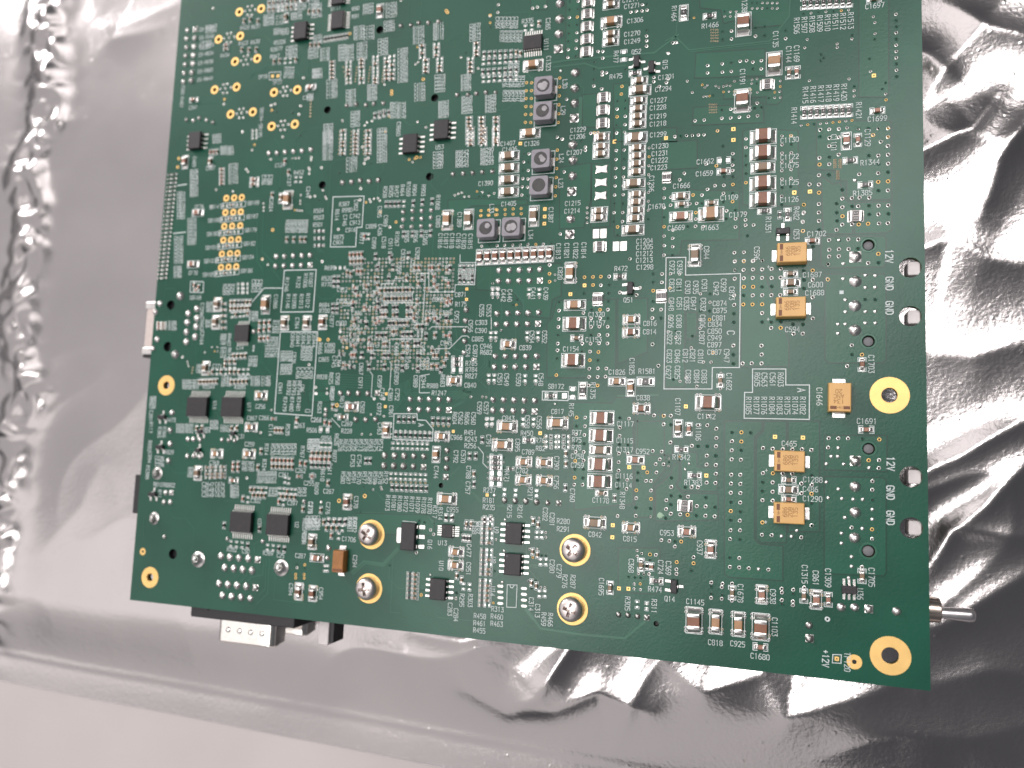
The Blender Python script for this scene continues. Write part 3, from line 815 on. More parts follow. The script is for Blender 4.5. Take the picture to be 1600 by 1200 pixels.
cap('0805',480,285,'v','p'); vv_((425,255),(415,325), r=.5, kind='gold'); cap('0603',690,282,'v','g'); arr(690,205,745,200,3,'v','cp'); tblk(770,150,885,225,3); txt('C987',690,335); arr(785,345,785,465,5,'h','cp'); tblk(835,295,925,470,6)
cap('0603',1055,432,'h','p'); cap('0603',1053,472,'h','g'); tblk(1115,385,1205,480,3,'v'); tblk(540,235,570,330,1,'v'); tblk(700,50,785,130,3)
cap('0805',585,708,'h','p'); txt('CF76',595,657); cap('0805',545,1137,'h','p'); txt('CF78',545,1207)
joints([(1175,210),(1243,208),(1310,200),(1380,195),(1450,190),(1525,180)], 44)
joints([(1235,1070),(1305,1070),(1378,1065),(1450,1063),(1518,1060)], 46); joints([(1230,1152),(1300,1150),(1372,1148),(1443,1145),(1518,1142)], 46, 'o', (4,))
cap('1206',1335,600,'v','o*'); txt('C124',1268,310); sm(1310,280,'v','p'); sm(1340,370,'v','c'); txt('R452',1425,372); sm(1400,430,'v','e'); sm(1440,430,'v','e'); txt('C127',1345,440,'v'); txt('C244',1502,535,'v'); txt('C2024',1195,640,'v'); sm(1203,560,'v','c'); cap('0603',1280,585,'v','g')
tblk(1312,770,1500,870,6,'v'); 
for x in (1325,1383,1440,1475): sm(x,930,'v','c')
vv_((1205,850),r=.5,kind='gold'); vr(1370,252,1450,250,4,.3); vr(1530,240,1510,380,6,.33); vv_((735,515),(875,530),(985,345),(1000,365),(1035,185),(1055,140),(955,30),(1120,1095),(1165,1140),(1190,262), r=.36); vr(1130,600,1130,690,4,.3); vr(1440,560,1435,630,4,.28); vr(1390,685,1450,690,4,.3)

T(480, 200)
so8(852,125); txt('U53',1105,160); vv_((912,245),r=.5,kind='gold')
for b in [(1040,195,1145,340,5),(1240,185,1345,330,4),(1430,165,1570,310,4),(310,240,435,370,4),(110,30,235,270,8),(560,0,690,290,10)]: tblk(*b)
for x in (302,408,512): arr(x,25,x-4,215,7,'h','cce')
for x in (272,370,478): vr(x,30,x-8,215,7,.24,'gold')
for x in (1365,1470,1572): arr(x,10,x,140,5,'h','cce')
joints([(295,455),(370,450),(442,440),(517,445),(592,435)], 44, 'd'); joints([(1215,385),(1300,380),(1380,375),(1460,368),(1543,362)], 42, 'd')
txt('C1390',1488,462)
line((218,575),(475,568),(458,828),(415,830),(405,990),(195,992), closed=True, w=.22)
for s, x, y, o in [('C902',408,645,'v'),('R387',310,635,'h'),('R980',335,685,'h'),('R614',250,725,'v'),('C746',315,770,'v'),('C742',400,735,'h'),('C913',400,790,'h'),('C916',365,850,'h'),('R875',265,910,'h'),('C904',260,955,'h'),
 ('R508',650,535,'v'),('R505',700,530,'v'),('R457',745,530,'v'),('R464',795,520,'v'),('R1069',845,510,'v'),('R904',895,520,'v'),('R903',970,520,'v'),('R1068',1090,620,'v'),('C880',1092,780,'v'),('C1389',1270,765,'v'),('C905',605,700,'v'),('C989',655,775,'v'),('C889',535,820,'h'),('C426',608,850,'v'),('R977',455,920,'v'),('C899',558,960,'v'),('C518',640,955,'v'),('C911',695,970,'v'),('R1067',750,925,'v'),('R905',832,905,'v'),('R906',905,905,'v'),('R1065',985,915,'v'),('C933',800,1060,'v'),('C928',920,1045,'v'),
 ('C1816',1110,940,'v'),('C1817',1157,940,'v'),('C1818',1207,940,'v'),('C1819',1260,940,'v'),('C1820',1307,945,'v'),('C1815',1360,945,'v'),('R504',98,690,'h'),('R503',98,747,'h'),('R501',92,807,'h')]: txt(s, x, y, o)
arr(660,635,765,633,4,'v','r'); sm(805,632,'v','e'); sm(885,627,'v','r'); sm(960,620,'v','r'); sm(1042,612,'v','r')
arr(805,885,1028,877,4,'v','r')
for r_ in ([(800,700),(878,690),(955,690),(1035,685)],[(800,765),(878,757),(955,755),(1032,748)],[(790,825),(870,825),(950,820),(1030,815)]): joints(r_, 42)
cap('1206',1170,768,'v','o*'); cap('1206',1347,762,'v','g')
for y in (860,920,980): sm(83,y,'h','r'); sm(120,y,'h','r')
arr(360,1060,455,1055,4,'v','p'); arr(365,1115,455,1110,4,'v','c'); sm(480,905,'v','p'); sm(510,905,'v','e'); sm(570,1070,'v','r'); sm(690,1060,'v','r'); sm(845,1060,'v','r'); sm(700,1080,'v','r')
vr(490,620,605,605,4,.33); vr(520,595,590,585,3,.3); vv_((265,375),(740,785),(690,825),(610,700),(448,505),(30,180),(35,245),(35,300),(15,335),(25,575),(65,570),(95,600),(20,1065),(125,1115),(120,330)); vr(130,520,160,590,5,.3); vr(1230,560,1290,540,3,.3); vr(1310,575,1350,570,2,.3); vr(1415,530,1560,545,4,.3); vr(1430,570,1515,565,3,.3); vr(1450,690,1575,680,3,.36,'gold'); vr(1445,730,1570,725,3,.36,'gold'); vv_((440,600),(260,845),(485,262),(510,250),(530,290),(475,295),(460,160),(1485,120))
vr(850,262,945,245,3,.36,'gold'); vv_((877,285), r=.3)

T(700, 200)
for y in (237,337,437,537): cap('1206',514-y*.015,y,'h','g')
inductor(770,252,'L24',4); inductor(755,475,'L23',0); inductor(313,832,'L33',1); inductor(523,820,'L34',5)
for s, x, y, o in [('C1407',500,130,'h'),('C1406',515,178,'h'),('C1326',700,130,'h'),('L24',945,255,'v'),('L23',940,462,'v'),('C1405',507,632,'h'),('L33',365,672,'v'),('L34',690,890,'v'),('C1387',858,725,'v'),('C1813',920,1027,'v'),('C1821',990,1025,'v'),('C1822',1065,1023,'v'),('C1814',1132,1020,'v'),('C1207',1055,205,'h'),('C1215',1040,628,'h'),('C1214',1035,692,'h')]: txt(s, x, y, o)
gsq((603,130),(808,675),(806,738),(803,797),(1388,115)); cap('1206',717,735,'v','g')
for i in range(10): cap('0805',268+64.5*i,1078-3.2*i,'v','b')
joints([(1040,140),(1040,270),(1037,400),(1032,530)], 76, 'o', (3,)); joints([(1020,757),(1015,887)], 76, 'o', (1,))
cap('0805',1280,87); cap('0805',1277,160); cap('0805',1275,222); cap('0805',1262,695); cap('0805',1258,750)
def padpair(x, y, bridged):
    c = q(x, y); mb = MB()
    if bridged:
        rings = []
        for f, z in ((1, 0), (1, .1), (.85, .2)):
            pts = []
            for (a, b) in ((-1.45, -1.05), (0, -.72), (1.45, -1.05), (1.25, 0), (1.45, 1.05), (0, .72), (-1.45, 1.05), (-1.25, 0)): pts.append((a*f, b*f, z))
            rings.append(pts)
        mb.loops(rings, 'tin')
        mb.build('bridged_solder_pad', board, loc=(c[0], c[1], 0))
    else:
        for s in (-1, 1): mb.cbox(s*.86-.74, s*.86+.74, -1.1, 1.1, 0, .07, 'tin', c=.06, ct=.03)
        mb.build('bare_pad_pair', board, loc=(c[0], c[1], 0))
for p in ((1282,345),(1278,455),(1275,565)): padpair(*p, True)
padpair(1265,880,False); padpair(1432,985,False); shunt(1265,990)
vr(1408,40,1382,780,11); vr(1472,35,1455,780,11); vr(635,215,615,560,6); vr(675,215,660,565,6); vr(910,185,895,565,6,kind='gold'); vr(275,690,610,672,6,.36,'gold'); vr(275,730,610,715,6,.36,'gold'); vr(280,985,860,965,10,.36); vr(1160,665,1160,790,4,.3); vr(1190,45,1250,38,3,.3); vv_((905,75),(925,95),(955,92),(1145,160),(1145,185),(968,365),(935,885),(1415,825),(1415,895),(1515,1090),(1110,110),(850,1140))

T(960, 200)
cap('1206',175,92,'h','g'); cap('1206',165,467,'h','g'); cap('1206',155,852,'h','g')
for x, y in [(190,170),(190,237),(187,302),(185,370),(187,557),(184,622),(180,690),(175,757)]: cap('0805',x,y)
for s, x, y, o in [('C1230',380,152,'h'),('C1231',380,212,'h'),('C1222',377,270,'h'),('C1223',370,330,'h'),('C1296',310,465,'v'),('C1670',352,655,'h'),('C1204',252,942,'h'),('C1205',252,992,'h'),('C1212',250,1047,'h'),('C1213',250,1102,'h'),('C1298',255,1160,'h'),('C1662',757,280,'h'),('C1659',750,380,'h'),('C1666',560,482,'h'),('C1669',515,832,'h'),('C1109',957,580,'h'),('C1663',795,830,'h'),('C1179',1030,722,'h'),('C1130',1460,100,'h'),('C1122',1460,242,'h'),('C1675',1460,312,'h'),('C1125',1460,455,'h'),('C1126',1458,597,'h'),('R1351',1283,810,'v'),('R482',1517,712,'v'),('Q53',1517,887,'v'),('C844',768,1040,'v'),('C596',1187,1045,'v'),('R472',55,1172,'h')]: txt(s, x, y, o)
shunt(437,412,'v',.86)
empty('0603',912,270,'h'); cap('0603',910,362,'h','p'); cap('0805',555,572); cap('0603',560,637,'h','g'); cap('1206',555,742,'h','p'); cap('0603',810,627); cap('1210',805,722,'h','o')
cap('1210',1240,77,'h','b'); cap('1210',1237,215,'h','b'); cap('1206',1237,333,'h','g'); cap('1210',1236,467,'h','b'); cap('1210',1236,603,'h','b')
res('0603',1250,692,'h'); sm(1378,725,'v','r'); res('0603',1442,722,'v'); sot(1405,855,'tb')
gsq((430,85),(993,10),(993,100),(1500,540)); cap('1206',672,1062,'v','g*')
vr(505,75,750,55,6); vr(1097,90,1097,455,6); vr(1398,68,1395,640,9); vr(1475,65,1470,490,7); vr(290,165,280,760,9,.33); vr(415,505,415,1060,8); vr(487,850,485,1060,4)
vv_((905,152),(988,215),(985,265),(985,310),(985,355),(988,405),(913,408),(988,472),(912,478),(838,480),(775,510),(730,560),(655,560),(630,632),(685,630),(730,630),(908,545),(985,543),(908,618),(985,615),(935,690),(1010,685),(932,758),(1010,757),(680,705),(678,760),(675,820),(610,822),(740,822),(1010,825),(1093,810),(1160,808),(1093,765),(1093,710),(860,25),(583,378),(545,432),(610,518),(545,495),(470,577),(468,643),(765,300),(850,315),(1108,898),(1000,1040),(1080,1035),(1005,1112),(1080,1110),(1158,1108),(1233,1105),(1003,1185),(1080,1183),(1157,1180),(1233,1180),(1575,645),(1575,712),(1572,785),(1572,858),(125,1092))

def tantalum(x, y, o='h', L=5.9, W=4.25, Hh=2.7, flip=False, dark=False, text=('686','20B','135')):
    c = q(x, y); m = 'tand' if dark else 'tant'
    mb = MB()
    mb.cbox(-L/2, L/2, -W/2, W/2, .12, 1.2, m, c=.06, ct=0, taper=-.08)
    mb.cbox(-L/2-.08, L/2+.08, -W/2-.08, W/2+.08, 1.2, Hh, m, c=.1, ct=.2, taper=.10)
    r = (0 if o == 'h' else math.pi/2)
    ob = mb.build('tantalum_capacitor', board, loc=(c[0], c[1], 0)); ob.rotation_euler.z = r + random.uniform(-.012, .012)
    for s in (-1, 1):
        e = MB(); a, b = sorted((s*(L/2-.1), s*(L/2+.75)))
        e.cbox(a, b, -W*.27, W*.27, .05, .30, 'tin', c=.06, ct=.05)
        a, b = sorted((s*(L/2-.1), s*(L/2+1.05))); e.cbox(a, b, -W*.29, W*.29, 0, .07, 'tin', c=.04, ct=.02)
        a, b = sorted((s*(L/2+.06), s*(L/2+.22))); e.cbox(a, b, -W*.24, W*.24, .1, 1.1, 'tin', c=.04, ct=.05)
        e.build('terminal', ob)
    if not dark:
        k = MB(); sx = -L/2 + .85
        for y0, y1 in ((-W/2+.25, -.62), (.62, W/2-.25)): k.cbox(sx-.36, sx+.30, y0, y1, Hh-.02, Hh+.006, 'stripe')
        k.build('polarity_stripe', ob)
        k = MB()
        letter(k, '1H+', sx, 0, 'n', .5, .07, Hh+.012, 'stripe', pitch=.8)
        for i, s in enumerate(text): letter(k, s, -L/2 + 2.1 + 1.02*i, .25, 'n', .78, .11, Hh+.010, 'mark', pitch=.95)
        k.build('case_marking', ob)
    else:
        k = MB(); k.cbox(-L/2+.3, -L/2+.9, -W/2+.2, W/2-.2, Hh-.02, Hh+.006, 'stripe'); k.build('polarity_stripe', ob)
    return ob

T(1200, 200)
cap('0805',652,110,'v','p'); cap('0603',748,102,'v','p'); txt('C1101',548,125,'v'); txt('C1129',830,82,'v'); txt('R1344',850,287); res('0603',685,272,'h'); txt('R1385',788,542); res('0603',810,475,'h'); shunt(730,737,'h',1.05)
gsq((218,537),(350,530)); txt('C1702',405,882); cap('0603',370,942,'h','p'); tantalum(197,1062)
def peg_hole(x, y, d):
    c = q(x, y); r = (q(x+d/2, y)[0]-c[0])
    HOLES.append((c[0], c[1], r*1.02))
    TRC.lathe([(r*1.42, .004), (r*1.36, .03), (r*1.1, .03), (r*1.03, .0)], 28, 'trace', c[0], c[1], cap1=False)
    mb = MB(); mb.lathe([(r*.96, -9), (r*.96, -1.0), (r*.80, -.55), (r*.55, -.45), (.001, -.45)], 24, 'grey', cap1=False)
    return mb.build('locating_peg', board, True, (c[0], c[1], 0))
peg_hole(838,975,100); joint(728,1075,100,'s')
txt('12V',1010,1070,'v',1.35,.2)
vv_((435,15),(510,12),(590,8),(752,12),(835,8),(915,8),(1000,5),(430,75),(512,85),(590,78),(510,150),(560,150),(430,250),(510,245),(430,305),(510,303),(590,222),(425,395),(505,390),(345,470),(425,470),(425,540),(425,635),(425,705),(425,775),(425,850),(300,640),(298,705),(290,780),(293,858),(618,515),(618,588),(572,630),(620,660),(572,705),(620,735),(575,775),(620,805),(572,850),(700,585),(765,580),(843,580),(700,655),(752,652),(840,648),(920,648),(1003,645),(843,720),(920,720),(1003,715),(700,803),(757,803),(835,798),(925,795),(1000,793),(1000,75),(1000,148),(1000,222),(1000,297),(1000,370),(1000,445),(1000,520),(920,230),(920,300),(920,375),(920,450),(920,522),(875,60),(940,115),(840,232),(760,387),(510,935),(590,935),(670,930),(752,928),(512,1015),(592,1012),(672,1010),(750,1005),(510,1070),(590,1068),(500,1135),(835,1125),(920,1123),(920,1048),(375,990), r=.44)
dots((628,1130),(590,935),(725,435))
for x, y in ((558,265),(602,265),(582,360)):
    for j in range(5):
        for i in range(2): vv_((x+14*i-7, y+16*j), r=.19, kind='gold')

# ---- middle left
T(200, 400)
line((525,212),(632,215),(628,305),(520,302), closed=True, w=.22); sm(555,245,'v','p'); sm(590,260,'v','p'); sm(570,285,'h','p'); txt('SB166',565,347)
joint(435,335,70); joint(395,822,70); joint(265,395,46); joint(230,468,46); joint(243,695,50); joint(208,772,44)
joints([(575,440),(503,480),(575,520),(495,555),(568,590),(487,635),(560,675),(485,715)], 54)
arr(262,560,262,605,3,'h','p'); arr(300,560,300,605,3,'h','c'); tblk(330,540,415,620,3)
cap('0805',748,405,'v','g*'); cap('0805',735,552,'v','g*'); cap('0805',650,935,'v','g*')
tblk(600,390,635,740,2,'v'); tblk(655,380,715,470,3,'h'); tblk(650,530,700,600,3); tblk(570,900,620,980,2,'v'); txt('C771',745,918)
tblk(790,230,890,330,3,'v')
for j in range(3):
    for i in range(2): sm(935+45*i,235+35*j,'h','e')
tblk(1030,180,1120,320,3,'v'); cap('1206',1152,405,'v','o'); txt('C1066',1232,380,'v')
line((1305,120),(1570,115),(1545,465),(1275,468), closed=True, w=.24); line((1290,268),(1135,268),(1035,385), w=.22)
for s, x, y in [('R1007',1525,200),('R1006',1480,205),('R122',1422,220),('R1246',1325,238),('R1012',1500,372),('R1013',1445,377),('R1090',1387,377),('R1146',1335,377)]: txt(s, x, y, 'v')
arr(860,390,1020,385,6,'v','rc'); arr(860,440,1010,435,6,'v','c'); arr(870,490,1000,480,5,'v','ce'); tblk(1000,460,1095,545,4)
chip('square_chip', 942,640,4.3,4.3,6,'tb',plen=.6,pw=.25,pitch=.6,hh=1.0,z=1.0)
joint(1048,630,44); arr(1100,560,1180,555,3,'v','cp'); arr(1095,620,1180,610,3,'v','p'); arr(1100,690,1170,685,3,'v','p'); tblk(1140,670,1255,850,4,'v'); tblk(1205,520,1265,660,2,'v')
cap('0805',1307,558,'v','g*'); cap('0805',1492,558,'v','g*'); txt('C764',1410,560,'v')
tblk(770,640,820,860,2,'v'); tblk(830,640,860,880,1,'v'); tblk(900,745,970,785,1); arr(880,835,980,830,4,'v','c'); tblk(1005,810,1080,945,3,'v'); arr(815,880,890,880,3,'v','ce'); arr(810,915,890,915,3,'v','ce'); tblk(1040,740,1055,800,1,'v'); arr(800,400,800,600,5,'h','c'); arr(705,965,1000,965,9,'v','ce'); tblk(780,990,860,1090,3,'v'); tblk(920,985,1020,1030,1); tblk(1020,1000,1195,1085,3)
tblk(455,1030,590,1110,3); arr(600,1050,740,1045,6,'v','c'); tblk(600,1070,750,1110,1); arr(860,1050,990,1045,5,'v','c'); tblk(870,1075,1000,1110,1)
line((1272,632),(1582,632),(1535,1332),(1222,1310), closed=True, w=.24)
for b in [(1350,640,1575,760,5),(1440,760,1540,870,3),(1270,780,1370,1000,4),(1400,920,1545,1030,4),(1250,1050,1290,1160,1),(1320,1040,1450,1160,3),(1280,1170,1450,1300,3)]: tblk(*b, 'v')
txt('C836',1385,850,'v'); txt('D',1500,1290,'n',1.4)
vr(640,765,640,805,2,.3); vr(700,760,745,760,3,.26); vr(700,795,745,795,3,.26); vr(490,860,505,920,4,.26); vr(540,930,535,975,3,.26,'gold'); vv_((1590,695),r=.5,kind='gold'); vv_((455,842),(1165,80),(1120,25))

# ---- the fine-pitch array in the middle
T(480, 400)
for j in range(31):
    for i in range(32):
        x, y = 305+29.6*i - j*1.5, 28+30.5*j - i*.2
        if x > 1225 or y > 965: continue
        core = (640 < x < 900 and 400 < y < 520)
        edge = (x < 520 and y > 780) or (x > 1010 and y > 610) or (x < 420 and y < 180)
        if core or random.random() < (.62 if edge else .22): continue
        vv_((x, y), r=.29, kind=random.choices(['dull', 'gold', 'tin'], (.45, .3, .25))[0])
for y in (288,358): arr(648,y,862,y-4,8,'v','dc')
for x in (645,735,850): arr(x-14,432,x+14,430,2,'v','d'); arr(x-14,492,x+14,490,2,'v','dc')
arr(685,562,840,558,6,'v','dc'); arr(715,632,745,630,2,'v','c'); arr(800,655,870,652,3,'v','d'); arr(585,662,655,660,3,'v','d'); arr(800,730,840,728,2,'v','c'); arr(900,730,930,728,2,'v','d'); arr(640,735,660,733,2,'v','c'); arr(620,490,640,490,2,'v','d')
for p in [(590,95,'r'),(715,95,'r'),(570,195,'c'),(680,190,'r'),(590,245,'c'),(830,185,'c'),(960,180,'d'),(930,230,'c'),(920,380,'c'),(960,590,'d'),(920,590,'c'),(990,670,'d'),(1065,660,'c'),(540,830,'d'),(645,830,'d'),(680,830,'d'),(795,830,'d'),(925,830,'d'),(1055,830,'c'),(1085,830,'c'),(1165,830,'c'),(795,935,'d'),(925,940,'d'),(645,925,'d'),(515,925,'d'),(455,825,'d'),(375,825,'p'),(400,825,'p'),(1145,895,'c'),(1115,950,'d'),(1085,920,'p'),(1040,920,'c'),(540,770,'c'),(515,770,'p'),(1040,790,'c'),(1060,175,'p'),(1180,230,'p'),(1085,265,'c'),(1060,235,'p'),(450,130,'p'),(420,130,'p'),(335,140,'c'),(365,150,'c'),(1045,100,'p'),(1020,100,'c'),(1100,95,'c'),(935,100,'p'),(900,100,'c'),(1190,100,'d'),(1165,120,'c')]:
    sm(p[0], p[1], 'v', p[2])
for x, y in [(400,265),(405,295),(390,385),(380,415),(400,520),(395,550),(380,655),(290,680),(310,705),(385,745),(400,760),(490,240),(500,260),(525,330),(480,430),(500,450),(470,545),(495,570),(460,640),(450,700),(520,700),(430,330),(290,820),(335,910),(375,925),(305,910),(1175,355),(1195,380),(1165,390),(1010,520),(1000,545),(1065,525),(1090,545),(1160,520),(1185,545),(1160,665),(1190,665),(1000,275),(880,430),(900,480),(890,520),(610,290),(585,310),(600,360),(590,400),(575,430),(600,450),(570,520),(605,545),(580,560)]:
    sm(x, y, random.choice('hv'), random.choice('ccpd'))
for r_ in range(4):
    for i in range(4): sm(1275+34*i, 100+34*r_, 'v' , random.choice('rre'))
for s, x, y, o in [('R699',190,100,'h'),('R520',165,187,'h'),('R770',165,237,'h'),('C912',295,280,'h'),('C858',290,375,'h'),('R684',145,410,'h'),('R700',145,457,'h'),('C877',205,545,'v'),('C900',285,560,'h'),('C386',415,477,'h'),('C871',1280,322,'h'),('R175',1282,402,'h'),('C868',1090,362,'h'),('C948',1030,475,'h'),('C388',1148,475,'h'),('C957',1247,510,'v'),('C956',1362,585,'v'),('C303',1452,555,'h'),('C390',1450,622,'h'),('C555',1455,455,'v'),('C553',1515,455,'v'),('C885',1422,692,'h'),('C946',1492,752,'h'),('R682',1492,803,'h'),('C945',1160,725,'h'),('C524',1340,792,'v'),('C387',1400,792,'v'),('R785',1370,895,'h'),('R784',1370,947,'h'),('R827',1367,1000,'h'),('C840',1360,1077,'h'),('R685',190,790,'h'),('C880',190,745,'h'),('C865',140,862,'h'),('R828',125,1007,'h'),('R825',200,1020,'v'),('C958',255,1025,'v'),('C867',450,940,'v'),('C971',445,1060,'v'),('C959',605,1045,'v'),('C749',625,1150,'v'),('C745',745,915,'v'),('C890',745,1020,'v'),('C752',752,1155,'v'),('C380',695,1155,'v'),('R248',832,890,'v'),('C892',832,760,'v'),('C950',962,770,'v'),('C889',905,1045,'v'),('C944',970,1052,'v'),('R683',1130,1040,'v'),('R988',1045,1082,'h'),('R1247',1100,1142,'h'),('C386',770,100,'v'),('C525',880,85,'v'),('B',1150,187,'v'),('D',585,752,'v'),('C',925,660,'h'),('C796',395,602,'h'),('C651',395,700,'h'),('R666',110,770,'v'),('C745',225,880,'v'),('C761',265,880,'v'),('C669',745,780,'v'),('C893',905,560,'v'),('C832',1000,900,'v'),('C882',960,900,'v'),('R629',210,1155,'v'),('C386',340,400,'h')]: txt(s, x, y, o)
for pl in [[(1275,-10),(1275,55),(1405,55),(1395,240),(1235,240),(1230,300),(1015,300),(1015,145),(910,145),(910,205)],[(985,150),(980,300),(955,690),(700,692)],[(660,390),(968,390)],[(1335,590),(1040,590),(1015,615)],[(1350,682),(1335,666),(1290,668),(1185,772),(1075,772)],[(690,790),(550,785),(555,730)],[(690,880),(702,900),(690,1110)],[(525,965),(546,990),(535,1170),(560,1190)],[(1020,985),(940,1000),(935,1140),(1020,1140)],[(545,290),(612,285),(620,232),(720,228),(730,190),(800,185)],[(1535,515),(1535,610)],[(650,240),(655,520),(880,525)],[(690,690),(690,790)],[(880,300),(870,520)]]:
    line(*pl)
arr(225,190,260,190,2,'v','r'); arr(225,235,260,235,2,'v','r'); arr(255,100,295,100,2,'h','e'); arr(215,420,250,420,2,'v','r'); arr(215,455,250,455,2,'v','r')
joints([(1325,450),(1320,540),(1315,625),(1312,710)], 50, 'd'); gsq((1330,275),(1328,362), r=.36); vv_((105,697),(175,697), r=.45, kind='gold'); cap('0805',1225,1040,'h','o*'); res('0603',1250,860); res('0603',1250,905); empty('0603',1250,950)
cap('0805',130,552,'v','b*'); joint(1305,805,40); vv_((165,1105),(165,1145),(70,1095),(70,1145),(105,905),(15,905),(280,600),(275,630),(330,765),(1550,230),(125,45),(210,40),(1380,860),(560,1190),(640,1190))
empty('0402',1545,290,'v'); empty('0402',1585,290,'v')

T(740, 400)
for a in ([(212,120),(298,120),(382,118),(468,116),(553,113)],[(207,210),(292,210),(380,208),(465,207),(553,205)],[(195,480),(285,477),(370,475),(455,473),(542,471)],[(190,570),(275,568),(362,568),(450,566),(537,564)],[(180,836),(265,836),(350,836),(437,836),(525,834)],[(173,926),(260,926),(347,926),(435,925),(523,924)]):
    joints(a, 52, 'o', (4,) if a[0][1] in (210, 570, 926) else ())
for x, y in [(160,300),(203,300),(463,300),(548,300),(145,660),(185,660),(447,660),(537,660),(127,1015),(172,1015),(430,1020),(518,1020)]:
    empty('0402',x,y,'v'); vv_((x,y+48), r=.3, kind='tin')
for s, x, y, o in [('C442',250,330,'v'),('C440',302,330,'v'),('C441',497,315,'v'),('C439',602,315,'v'),('C554',487,675,'v'),('C552',592,675,'v'),('C551',220,1030,'v'),('C549',275,1030,'v'),('C550',375,1032,'v'),('C548',562,1030,'v'),('C839',432,765,'h'),('C820',722,145,'v'),('Q51',1290,367,'h'),('C1320',1025,487,'h'),('C1157',1030,560,'h'),('C1153',1000,697,'h'),('C1154',812,775,'h'),('C816',1470,562,'h'),('C814',1468,632,'h'),('C1826',1195,968,'h'),('C1825',1320,920,'v'),('R1581',1445,960,'h'),('SB172',688,1087,'h'),('R1375',995,1122,'v')]: txt(s, x, y, o)
cap('0805',290,737,'h','o*'); cap('1206',808,140,'v','o*'); gsq((925,245),(807,318)); shunt(1035,360,'v'); res('0603',1220,172); sot(1303,265,'lr'); shunt(1565,335,'v')
cap('1206',845,410,'h','o'); cap('1210',840,568,'h','b'); cap('0603',860,685,'h','g'); cap('1210',830,872,'h','b'); cap('0805',1315,532,'h','o*'); cap('0805',1312,637,'h','b*')
cap('0805',1195,1047,'h','o'); cap('0805',1310,1098,'v','o'); res('0805',1435,1047,'h'); res('0805',910,1122,'v'); empty('0603',825,1142,'v')
line((575,1127),(790,1130),(788,1205),(573,1200), closed=True, w=.2); res('0603',645,1165,'h'); padc = q(757,1165); TINY.cbox(padc[0]-.55,padc[0]+.55,padc[1]-.6,padc[1]+.6,0,.08,'tin',c=.05,ct=.03)
vv_((925,178),(995,175),(1062,172),(1130,172),(995,243),(1060,243),(1130,240),(920,313),(1127,310),(1125,378),(985,448),(1053,448),(1120,448),(915,475),(715,385),(712,455),(710,525),(707,592),(705,660),(702,730),(700,785),(697,853),(690,993),(1120,520),(1118,590),(1117,658),(980,658),(1045,658),(905,730),(975,730),(1045,728),(1115,730),(903,798),(972,798),(1040,800),(970,868),(1038,870),(965,940),(1037,938),(1107,938),(963,1008),(1033,1008),(1100,1005),(1497,150),(1570,150),(1497,220),(1570,220),(1497,290),(1495,378),(1490,447),(1563,447),(1490,518),(1563,518),(1490,737),(1540,915),(633,75),(633,148),(633,215),(1385,265),(1358,325),(1220,305),(1053,520),(980,520),(980,590),(1048,590),(960,1080),(1033,1080), r=.42)
vv_((328,408),(358,408),(160,230),(228,620),(680,205),(680,155), r=.28)

# ---- middle right
T(1000, 400)
line((218,15),(382,12),(380,160),(837,147),(828,930),(603,930),(600,1108),(200,1108), closed=True, w=.2)
for s, x, y, o in [('C927',268,95,'v'),('C936',332,95,'v'),('C823',265,245,'v'),('C811',325,245,'v'),('C930',398,262,'v'),('C935',465,262,'v'),('C931',537,250,'v'),('C942',635,272,'v'),('C929',697,245,'v'),('C873',765,312,'v'),('C848',262,402,'v'),('C851',328,400,'v'),('C835',388,397,'v'),('C847',445,397,'v'),('C832',527,405,'v'),('C874',665,395,'h'),('C875',665,455,'h'),('C881',660,517,'h'),('C834',625,570,'h'),('C850',622,627,'h'),('C949',622,682,'h'),('C897',620,740,'h'),('C887',620,802,'h'),('C926',257,545,'v'),('C808',325,545,'v'),('C806',522,545,'v'),('C822',247,682,'v'),('C852',320,682,'v'),('C807',515,682,'v'),('C823',245,835,'v'),('C846',312,837,'v'),('C812',378,832,'v'),('C821',438,832,'v'),('C810',505,837,'v'),('C947',722,832,'v'),('C627',237,970,'v'),('C825',312,970,'v'),('C888',402,1005,'v'),('C884',472,1005,'v'),('C883',535,1005,'v'),('C1687',1435,157,'h'),('C600',1462,240,'h'),('C1688',1455,307,'h'),('C594',1270,612,'h'),('+',1070,92,'h'),('+',1068,528,'h'),('C1682',742,1047,'v'),('R605',977,1030,'v'),('C563',1037,1030,'v'),('C561',1105,1030,'v'),('R603',1172,1030,'v')]: txt(s, x, y, o)
txt('C',757,640,'v',1.5,.17); txt('A',1345,1118,'v',1.5,.17)
cap('0603',1255,150); cap('0805',1257,225,'h','g'); cap('0603',1255,300); tantalum(1255,443); cap('0603',670,1040,'v','g'); vv_((675,978),(672,1107), r=.33, kind='tin')
line((938,942),(1215,942),(1215,1075),(1412,1075),(1410,1362),(868,1352),(872,1137),(938,1137), closed=True, w=.2)
vv_((790,45),(865,42),(940,42),(1018,38),(790,115),(865,115),(943,112),(1018,110),(1098,108),(1175,105),(790,190),(865,187),(940,183),(1018,183),(1098,183),(1173,180),(865,258),(942,257),(1017,257),(1097,253),(785,330),(863,330),(940,328),(1018,327),(1095,327),(1170,325),(785,407),(862,405),(938,403),(1018,403),(782,480),(1017,475),(780,553),(1017,550),(1093,550),(1172,550),(1275,570),(1358,570),(1093,600),(1172,600),(1280,648),(1357,648),(778,747),(1013,747),(777,822),(1013,822),(777,897),(855,895),(933,895),(1013,895),(1365,125),(1440,120),(1365,200),(1440,198),(1365,270),(1440,345),(1440,520),(1565,70),(1565,195), r=.44)
